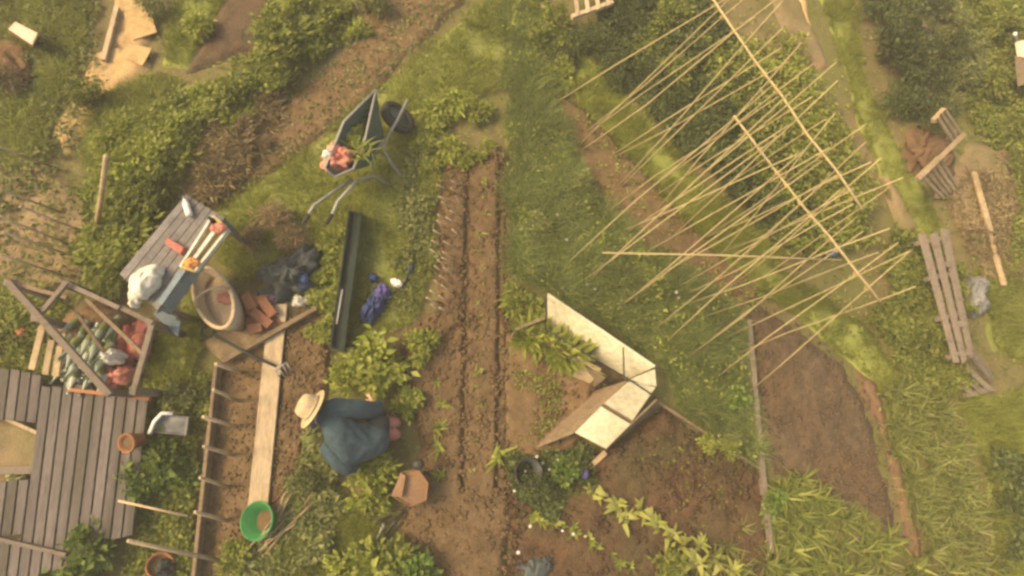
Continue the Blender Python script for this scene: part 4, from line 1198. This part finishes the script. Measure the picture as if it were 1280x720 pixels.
# ------------------------------------------------------------------ compost frame
fr = thing('timber_bay', 'rough timber frame around bottles and red plastic', 'compost bay', P(110, 430))
for a, b, w in [((10, 352, .75), (138, 494, .75), .055), ((84, 353, .72), (46, 398, .72), .042), ((84, 355, .66), (150, 385, .66), .042), ((150, 384, .64), (192, 404, .64), .045), ((8, 352, .70), (84, 372, .70), .035),
                ((192, 402, .62), (166, 494, .62), .05), ((108, 374, .60), (182, 446, .60), .035), ((95, 390, .55), (130, 440, .55), .03)]:
    MB().bar(P(*a), P(*b), w, w * .8, jit=.08).build('beam', M['greywood'] if w > .04 else M['brownwood'], fr, bevel=.004)
for u, v in [(12, 354), (84, 356), (190, 405), (136, 490), (168, 488), (46, 398)]:
    p_ = P(u, v, .6)
    MB().bar((p_.x, p_.y, -.05), (p_.x, p_.y, .63), .06, .06).build('post', M['greywood'], fr)
for i, (a, b) in enumerate([((53, 412), (40, 462)), ((65, 425), (57, 468)), ((76, 432), (70, 470)), ((60, 400), (50, 415))]):
    tag(MB().bar(P(*a, .36), P(*b, .30), .06, .025, jit=.1).build('loose_slat', M['palletwood'], bevel=.003), ['leftmost long loose slat inside the timber frame', 'middle loose slat inside the timber frame', 'rightmost loose slat beside the glass bottles', 'short loose slat above the others in the timber frame'][i], 'slat', 'loose slats in the timber frame')
bp = thing('glass_bottle', 'b', 'bottle', (0, 0, 0))
MB().lathe([(0, 0), (.034, 0), (.036, .02), (.036, .17), (.014, .23), (.013, .29), (.016, .29), (.016, .305), (0, .305)], Matrix.Identity(4), 12).build('body', M['glass'], bp, True)
MB().lathe([(.0362, .05), (.0366, .055), (.0366, .13), (.0362, .135)], Matrix.Identity(4), 12).build('paper_label', M['leaf_grey'], bp, True)
for i in range(34):
    u = 92 + (i % 7) * 9 + random.uniform(-4, 4); v = 400 + (i // 7) * 14 + random.uniform(-5, 5)
    z_ = .14 + .05 * (i % 3)
    o = spawn(bp, P(u, v, z_), 0, random.uniform(.85, 1.1), 'pale green glass bottle in the heap inside the timber frame', 'bottle heap in the timber frame')
    o.rotation_euler = (rad(random.uniform(55, 95)), 0, rad(random.uniform(-35, 15)))
drop(bp)
tag(blob(P(120, 425, 0), .34, .34, .16, 0, .4, 'haybrown', 'compost_heap', None, 25), 'dark rubbish heap carrying the glass bottles', 'compost')
tag(blob(P(165, 430, .05), .15, .24, .12, -.3, .8, 'red', 'plastic_sheet', None, 26, fs=.55), 'large crumpled red plastic sheet in the timber frame', 'sheet')
tag(blob(P(152, 470, .05), .15, .12, .14, .4, .8, 'coral', 'plastic_sheet', None, 27, fs=.55), 'pinkish red bag in the lower corner of the timber frame', 'bag')
tag(blob(P(148, 448, .2), .08, .06, .16, 0, .6, 'white', 'plastic_sheet', None, 28), 'white scrap between the red plastic sheets', 'scraps')
for i, (u, v) in enumerate([(102, 455), (110, 462), (92, 448), (118, 470), (82, 455), (105, 474)]):
    tag(blob(P(u, v, .1), .05, .04, .10, i, .6, 'sack', 'plastic_cup', None, 30 + i), 'whitish crumpled scrap along the big diagonal beam', 'scraps', 'whitish scraps by the beam')
tag(blob(P(32, 414, 0), .08, .05, .06, 0, .8, 'terracotta', 'plastic_sheet', None, 40), 'small dull red bundle left of the loose slats', 'bundle')

# ------------------------------------------------------------------ plank deck
dk = thing('plank_deck', 'weathered grey plank deck with a square earth opening', 'deck', P(90, 600))
NP = 17
T0, T1 = (-42, 458), (186, 497)
B0, B1 = (-75, 722), (166, 668)


def deck_pt(s, t, z=.22):
    a = lp(T0, T1, s); b = lp(B0, B1, s)
    return P(*lp(a, b, t), z)


for i in range(NP):
    s0, s1 = i / NP + .0045, (i + 1) / NP - .0045
    sm = (s0 + s1) / 2
    if sm < .40: spans = [(-.02, .24), (.56, .86), (.88, 1.25)]
    elif sm < .52: spans = [(.03, .60), (.605, 1.2)]
    elif sm < .75: spans = [(.0, 1.12)]
    else: spans = [(.0, 1.0)]
    for (a, b) in spans:
        j = random.uniform(-.012, .012)
        z_ = .22 + random.uniform(-.008, .008)
        MB().slab([deck_pt(s0, a + j, z_), deck_pt(s1, a + j, z_), deck_pt(s1, b + j, z_ + random.uniform(-.005, .005)), deck_pt(s0, b + j, z_)], .03).build('plank', M['deckwood'], dk, bevel=.003)
for a, b in [((88, 487), (188, 499)), ((-10, 671), (84, 693))]:
    MB().bar(P(*a, .235), P(*b, .235), .03, .05, jit=.1).build('trim', M['terracotta'] if a[0] == 88 else M['greywood'], dk)
for t in (.1, .5, .9):
    MB().bar(deck_pt(.02, t, .13), deck_pt(.98, t, .13), .07, .10).build('joist', M['greywood'], dk)
patch('soil_bed', [(-40, 515), (78, 535), (66, 610), (-40, 605)], .10, M['drysoil'], amp=.03, edge=.05, wob=.02)
tag(MB().bar(P(5, 522, .13), P(72, 552, .13), .03, .03, jit=.1).build('pale_stick', M['palewood']), 'pale stick lying across the earth opening of the deck', 'stick')
for i, (u, v) in enumerate([(30, 600), (45, 605), (20, 596), (58, 602)]):
    tag(blob(P(u, v, .12), .05, .05, .06, i, .5, 'leaf_grey', 'moss_clump', None, 50 + i), 'pale moss clump on the lower rim of the deck opening', 'moss', 'moss clumps on the deck opening')

# white basin, pots
ba = thing('white_basin', 'white edged grey basin above the round green plant', 'basin', P(210, 525))
bq = [P(187, 540, .20), P(201, 517, .22), P(236, 521, .20), P(233, 545, .16)]
bq0 = [lerp(p, sum(bq, Vector()) / 4, .25) - Vector((0, 0, .16)) for p in bq]
mb = MB().loft([bq0, bq, [lerp(p, sum(bq, Vector()) / 4, .08) for p in bq], [lerp(p, sum(bq, Vector()) / 4, .22) - Vector((0, 0, .035)) for p in bq]])
mb.build('body', M['greysheet'], ba, bevel=.006)
MB().tube([P(187, 542, .22), P(193, 527, .23), P(202, 517, .23), P(216, 517, .23)], .018, 7).build('rim', M['white'], ba, True)


def pot(label, u, v, r, h, mat, zdir=(0, 0, 1), name='flower_pot', z=.02):
    t0, Mx_ = tub(name, label, P(u, v, z), zdir, [(0, 0), (r * .68, 0), (r, h * .82), (r * 1.1, h * .82), (r * 1.1, h), (r * .96, h), (r * .9, h * .8), (0, h * .78)], mat, cat='pot', n=18)
    mb_ = MB()
    mb_.lathe([(0, h * .80), (r * .9, h * .80)], Mx_, 14).build('soil_fill', M['soil'], t0)
    return t0


pot('terracotta pot at the right edge of the plank deck', 176, 549, .08, .16, 'terracotta', (-.3, -.2, .9), z=.24)
pot('terracotta pot cut by the bottom edge below the deck', 199, 712, .10, .18, 'terracotta', (.35, .35, .8))
pot('small white pot leaning on the stake bed board', 247, 590, .05, .09, 'white', (-.2, .3, .9))
tag(blob(P(213, 706, .02), .08, .08, .16, 0, .4, 'blacksheet', 'plastic_bag', None, 60), 'black bag beside the bottom terracotta pot', 'bag')

# brown tub beside the plants
bx = thing('brown_bucket', 'square sided brown bucket lying beside the bushy plant', 'bucket', P(512, 610))
top = [P(489, 620, .30), P(501, 590, .34), P(523, 585, .34), P(536, 604, .30), P(533, 626, .26), P(513, 634, .26)]
base_ = [lerp(p, sum(top, Vector()) / 6, .30) for p in top]
base_ = [Vector((p.x, p.y, .0)) for p in base_]
mb = MB().loft([base_, top, [lerp(p, sum(top, Vector()) / 6, .06) for p in top], [lerp(p, sum(top, Vector()) / 6, .10) - Vector((0, 0, .02)) for p in top]])
mb.build('body', M['boxbrown'], bx, bevel=.008)
MB().slab([P(489, 620, .31), P(501, 591, .35), P(507, 595, .36), P(502, 622, .32)], .02).build('flap', M['boxbrown'], bx)
MB().lathe([(0, 0), (.05, 0), (.055, .05), (.03, .07), (0, .07)], axis_matrix(P(523, 580, .30), (0, 0, 1)), 12).build('knob', M['blackmetal'], bx, True)
tl = thing('hand_tool', 'black hand shears lying below the brown bucket', 'shears', P(482, 660))
MB().tube([P(505, 640, .06), P(492, 655, .07), P(478, 672, .06)], [.016, .018, .012], 6).build('blade', M['blackmetal'], tl, True)
MB().tube([P(490, 645, .08), P(474, 652, .08), P(466, 664, .06)], [.012, .016, .014], 6).build('handle', M['blackmetal'], tl, True)
MB().tube([P(480, 655, .09), P(470, 676, .07)], .014, 6).build('handle', M['greymetal'], tl, True)
bk, _ = tub('black_bucket', 'black bucket half hidden in dark weeds below the ridge', P(655, 592, .0), (.1, .1, .98), [(0, 0), (.10, 0), (.14, .22), (.13, .22), (.09, .02), (0, .02)], 'blacksheet', rim=(.135, .22, .009, 'rubber'), cat='bucket')
tag(blob(P(729, 592, .02), .035, .05, .14, .2, .3, 'purple', 'plastic_bag', None, 62), 'small purple blue bag at the lower corner of the cold frame', 'bag')
tag(blob(P(668, 716, 0), .15, .18, .07, .3, .5, 'blacksheet', 'tarpaulin', None, 63, fs=.5), 'crumpled dark sheet at the bottom edge under vine sprigs', 'tarpaulin')
tag(blob(P(684, 704, .03), .06, .08, .05, .3, .45, 'blacksheet', 'tarpaulin', None, 64, fs=.3), 'grey fold of sheet on the dark sheet at the bottom', 'tarpaulin')

# ------------------------------------------------------------------ the gardener
pe = thing('person', 'person in slate blue coat and straw hat kneeling over the bed', 'person', P(455, 535))
skel = [('pelvis', P(468, 540, .32), .075), ('spine', P(445, 537, .46), .10), ('chest', P(418, 532, .54), .08), ('neck', P(398, 522, .66), .055),
        ('head', P(387, 514, .72), .085), ('crownv', P(378, 508, .76), .075),
        ('shR', P(416, 514, .54), .045), ('elR', P(462, 515, .42), .045), ('wrR', P(468, 502, .19), .032), ('paR', P(466, 498, .13), .034),
        ('shL', P(420, 546, .50), .04), ('elL', P(436, 585, .36), .045), ('wrL', P(452, 575, .15), .032), ('paL', P(456, 571, .10), .030),
        ('hiR', P(470, 524, .30), .07), ('knR', P(445, 518, .08), .065), ('anR', P(486, 524, .07), .045), ('toR', P(496, 524, .04), .035),
        ('hiL', P(468, 546, .30), .07), ('knL', P(443, 555, .08), .065), ('anL', P(484, 546, .07), .045), ('toL', P(494, 546, .04), .035)]
edges = [('pelvis', 'spine'), ('spine', 'chest'), ('chest', 'neck'), ('neck', 'head'), ('head', 'crownv'), ('chest', 'shR'), ('shR', 'elR'), ('elR', 'wrR'), ('wrR', 'paR'),
         ('chest', 'shL'), ('shL', 'elL'), ('elL', 'wrL'), ('wrL', 'paL'), ('pelvis', 'hiR'), ('hiR', 'knR'), ('knR', 'anR'), ('anR', 'toR'), ('pelvis', 'hiL'), ('hiL', 'knL'), ('knL', 'anL'), ('anL', 'toL')]
pos = {n_: p_ for n_, p_, r_ in skel}
# face: nose, and fingers
fwd = Vector((-.45, .1, -.75)).normalized()
skel.append(('nose', pos['head'] + fwd * .105, .014)); edges.append(('head', 'nose'))
for sname, palm, wr in (('R', 'paR', 'wrR'), ('L', 'paL', 'wrL')):
    dd = (pos[palm] - pos[wr]).normalized(); dd = Vector((dd.x, dd.y, dd.z * .3)).normalized()
    sd = dd.cross(Vector((0, 0, 1))).normalized()
    for k, (off, ln) in enumerate([(-.030, .062), (-.010, .072), (.011, .068), (.031, .052)]):
        b_ = pos[palm] + sd * off + dd * .035
        n1, n2 = f'f{sname}{k}a', f'f{sname}{k}b'
        skel += [(n1, b_ + dd * ln * .5 + Vector((0, 0, .008)), .009), (n2, b_ + dd * ln + Vector((0, 0, -.02)), .008)]
        edges += [(palm, n1), (n1, n2)]
    n1, n2 = f't{sname}a', f't{sname}b'
    skel += [(n1, pos[palm] - sd * .045 + dd * .0, .010), (n2, pos[palm] - sd * .060 + dd * .035 + Vector((0, 0, -.01)), .009)]
    edges += [(palm, n1), (n1, n2)]
idx = {s[0]: i for i, s in enumerate(skel)}
me = bpy.data.meshes.new('body')
me.from_pydata([tuple(s[1]) for s in skel], [(idx[a], idx[b]) for a, b in edges], [])
body = link('body', me, M['skin'], pe)
md = body.modifiers.new('skin', 'SKIN'); md.use_smooth_shade = True
sk = me.skin_vertices[0].data if me.skin_vertices else None
if sk is None:
    bpy.context.view_layer.objects.active = body
    bpy.ops.mesh.customdata_skin_add()
    sk = me.skin_vertices[0].data
for i, s in enumerate(skel):
    sk[i].radius = (s[2], s[2]); sk[i].use_root = (i == 0)
sb = body.modifiers.new('sub', 'SUBSURF'); sb.levels = 1; sb.render_levels = 2


def ring_pts(c, wvec, hvec, n=22, fold=0.0, ph=0.0):
    return [c + wvec * math.cos(a) * (1 + fold * math.sin(5 * a + ph)) + hvec * math.sin(a) * (1 + fold * math.sin(4 * a + ph * 1.7)) for a in [2 * math.pi * k / n for k in range(n)]]


mb = MB(); rings = []
for (u, v, hw, z_, dp, fo) in [(391, 521, 8, .70, .07, 0), (397, 524, 16, .71, .10, 0), (404, 529, 27, .71, .13, .02), (414, 535, 35, .70, .155, .04), (425, 544, 40, .67, .165, .06), (436, 548, 34, .62, .175, .05), (447, 551, 27, .56, .175, .05), (459, 551, 22, .51, .165, .05), (470, 550, 19, .47, .15, .05), (480, 547, 15, .42, .13, .04), (484, 545, 9, .38, .09, .02)]:
    c_ = P(u, v, z_)
    w_ = (P(u - 3, v - hw, z_) - P(u + 3, v + hw, z_)) / 2
    rings.append(ring_pts(c_ + Vector((0, 0, -dp * .55)), w_, Vector((.25, 0, 1)).normalized() * dp, fold=fo, ph=u * .08))
mb.loft(rings)
# sleeves
for pts, rr in (([P(402, 514, .66), P(420, 510, .68), P(440, 511, .62), P(460, 513, .50), P(474, 511, .34), P(469, 504, .21)], [.085, .10, .092, .085, .075, .055]),
                ([P(404, 551, .64), P(419, 570, .62), P(434, 588, .50), P(449, 580, .22)], [.085, .090, .080, .055])):
    mb.tube(pts, rr, 12)
# near thigh under the coat skirt
mb.tube([P(440, 528, .30), P(460, 531, .30), P(478, 533, .26)], [.10, .10, .08], 12)
coat = mb.build('coat', M['coat'], pe, True)
ss = coat.modifiers.new('sub', 'SUBSURF'); ss.levels = 1; ss.render_levels = 2
tx = bpy.data.textures.new('cloth_folds', 'CLOUDS'); tx.noise_scale = .16
dm = coat.modifiers.new('folds', 'DISPLACE'); dm.texture = tx; dm.strength = .05; dm.mid_level = .5
tx2 = bpy.data.textures.new('cloth_creases', 'STUCCI'); tx2.noise_scale = .07
dm2 = coat.modifiers.new('creases', 'DISPLACE'); dm2.texture = tx2; dm2.strength = .012; dm2.mid_level = .5
MB().tube([P(u, v, z_) for u, v, z_ in [(400, 507, .74), (392, 513, .77), (388, 524, .77), (392, 535, .74)]], [.02, .028, .028, .02], 8).build('collar', M['coat'], coat, True)
mb = MB()
mb.tube([P(470, 520, .36), P(452, 517, .20), P(444, 518, .10)], [.115, .10, .085], 12)
mb.tube([P(468, 549, .36), P(450, 553, .20), P(442, 555, .10)], [.115, .10, .085], 12)
mb.tube([P(444, 518, .09), P(466, 521, .09), P(482, 524, .085)], [.085, .075, .065], 12)
mb.tube([P(442, 555, .09), P(464, 551, .09), P(480, 547, .085)], [.085, .075, .065], 12)
mb.tube([P(474, 519, .33), P(470, 535, .33), P(472, 550, .33)], [.10, .125, .11], 12)
mb.build('trousers', M['trousers'], pe, True)
for v0_ in (527, 542):
    MB().tube([P(478, v0_, .09), P(487, v0_, .08), P(494, v0_ + 1, .075), P(499, v0_ + 1, .05)], [.060, .062, .060, .035], 12).build('boot', M['coral'], pe, True)
hat_c = P(391, 511, .78)
hdir = Vector((-.80, .42, .46))
Mh = axis_matrix(hat_c, hdir)
hat = MB().lathe([(.0, -.004), (.11, -.004), (.155, -.012), (.178, -.002), (.178, .004), (.152, .0), (.112, .008), (.108, .04), (.102, .085), (.085, .118), (.05, .128), (.02, .118), (0, .115)], Mh, 26, 1, 1, .015).build('hat', M['straw'], pe, True)
MB().lathe([(.112, .012), (.1145, .013), (.112, .036), (.109, .037)], Mh, 26).build('hat_band', M['tan'], hat, True)
for s_ in (-1, 1):
    MB().lathe([(0, 0), (.012, .002), (.014, .012), (0, .016)], axis_matrix(pos['head'] + fwd * .088 + Vector((0, s_ * .032, .01)), fwd), 8).build('eye', M['trousers'], body, True)
    MB().lathe([(0, 0), (.026, .0), (.028, .012), (0, .016)], axis_matrix(pos['head'] + Vector((.02, s_ * .085, 0)), (0, s_, .2)), 10).build('ear', M['skin'], body, True)
MB().tube([pos['head'] + Vector((.03, k * .02, .045)) for k in (-4, -2, 0, 2, 4)], [.03, .045, .05, .045, .03], 8).build('hair', M['greymetal'], body, True)

# ------------------------------------------------------------------ thin warm haze over the plot
hz = MB().hexa([(-230, -230, -1.5), (230, -230, -1.5), (230, 230, -1.5), (-230, 230, -1.5)], [(-230, -230, 6.6), (230, -230, 6.6), (230, 230, 6.6), (-230, 230, 6.6)])
hm = bpy.data.materials.new('haze'); hm.use_nodes = True
hn = hm.node_tree.nodes
hn.remove(hn['Principled BSDF'])
pv = hn.new('ShaderNodeVolumePrincipled')
pv.inputs['Color'].default_value = (.92, .86, .72, 1)
pv.inputs['Density'].default_value = .008
hm.node_tree.links.new(pv.outputs[0], hn['Material Output'].inputs['Volume'])
tag(hz.build('haze', hm), 'thin warm haze hanging over the whole plot', 'haze', kind='stuff')
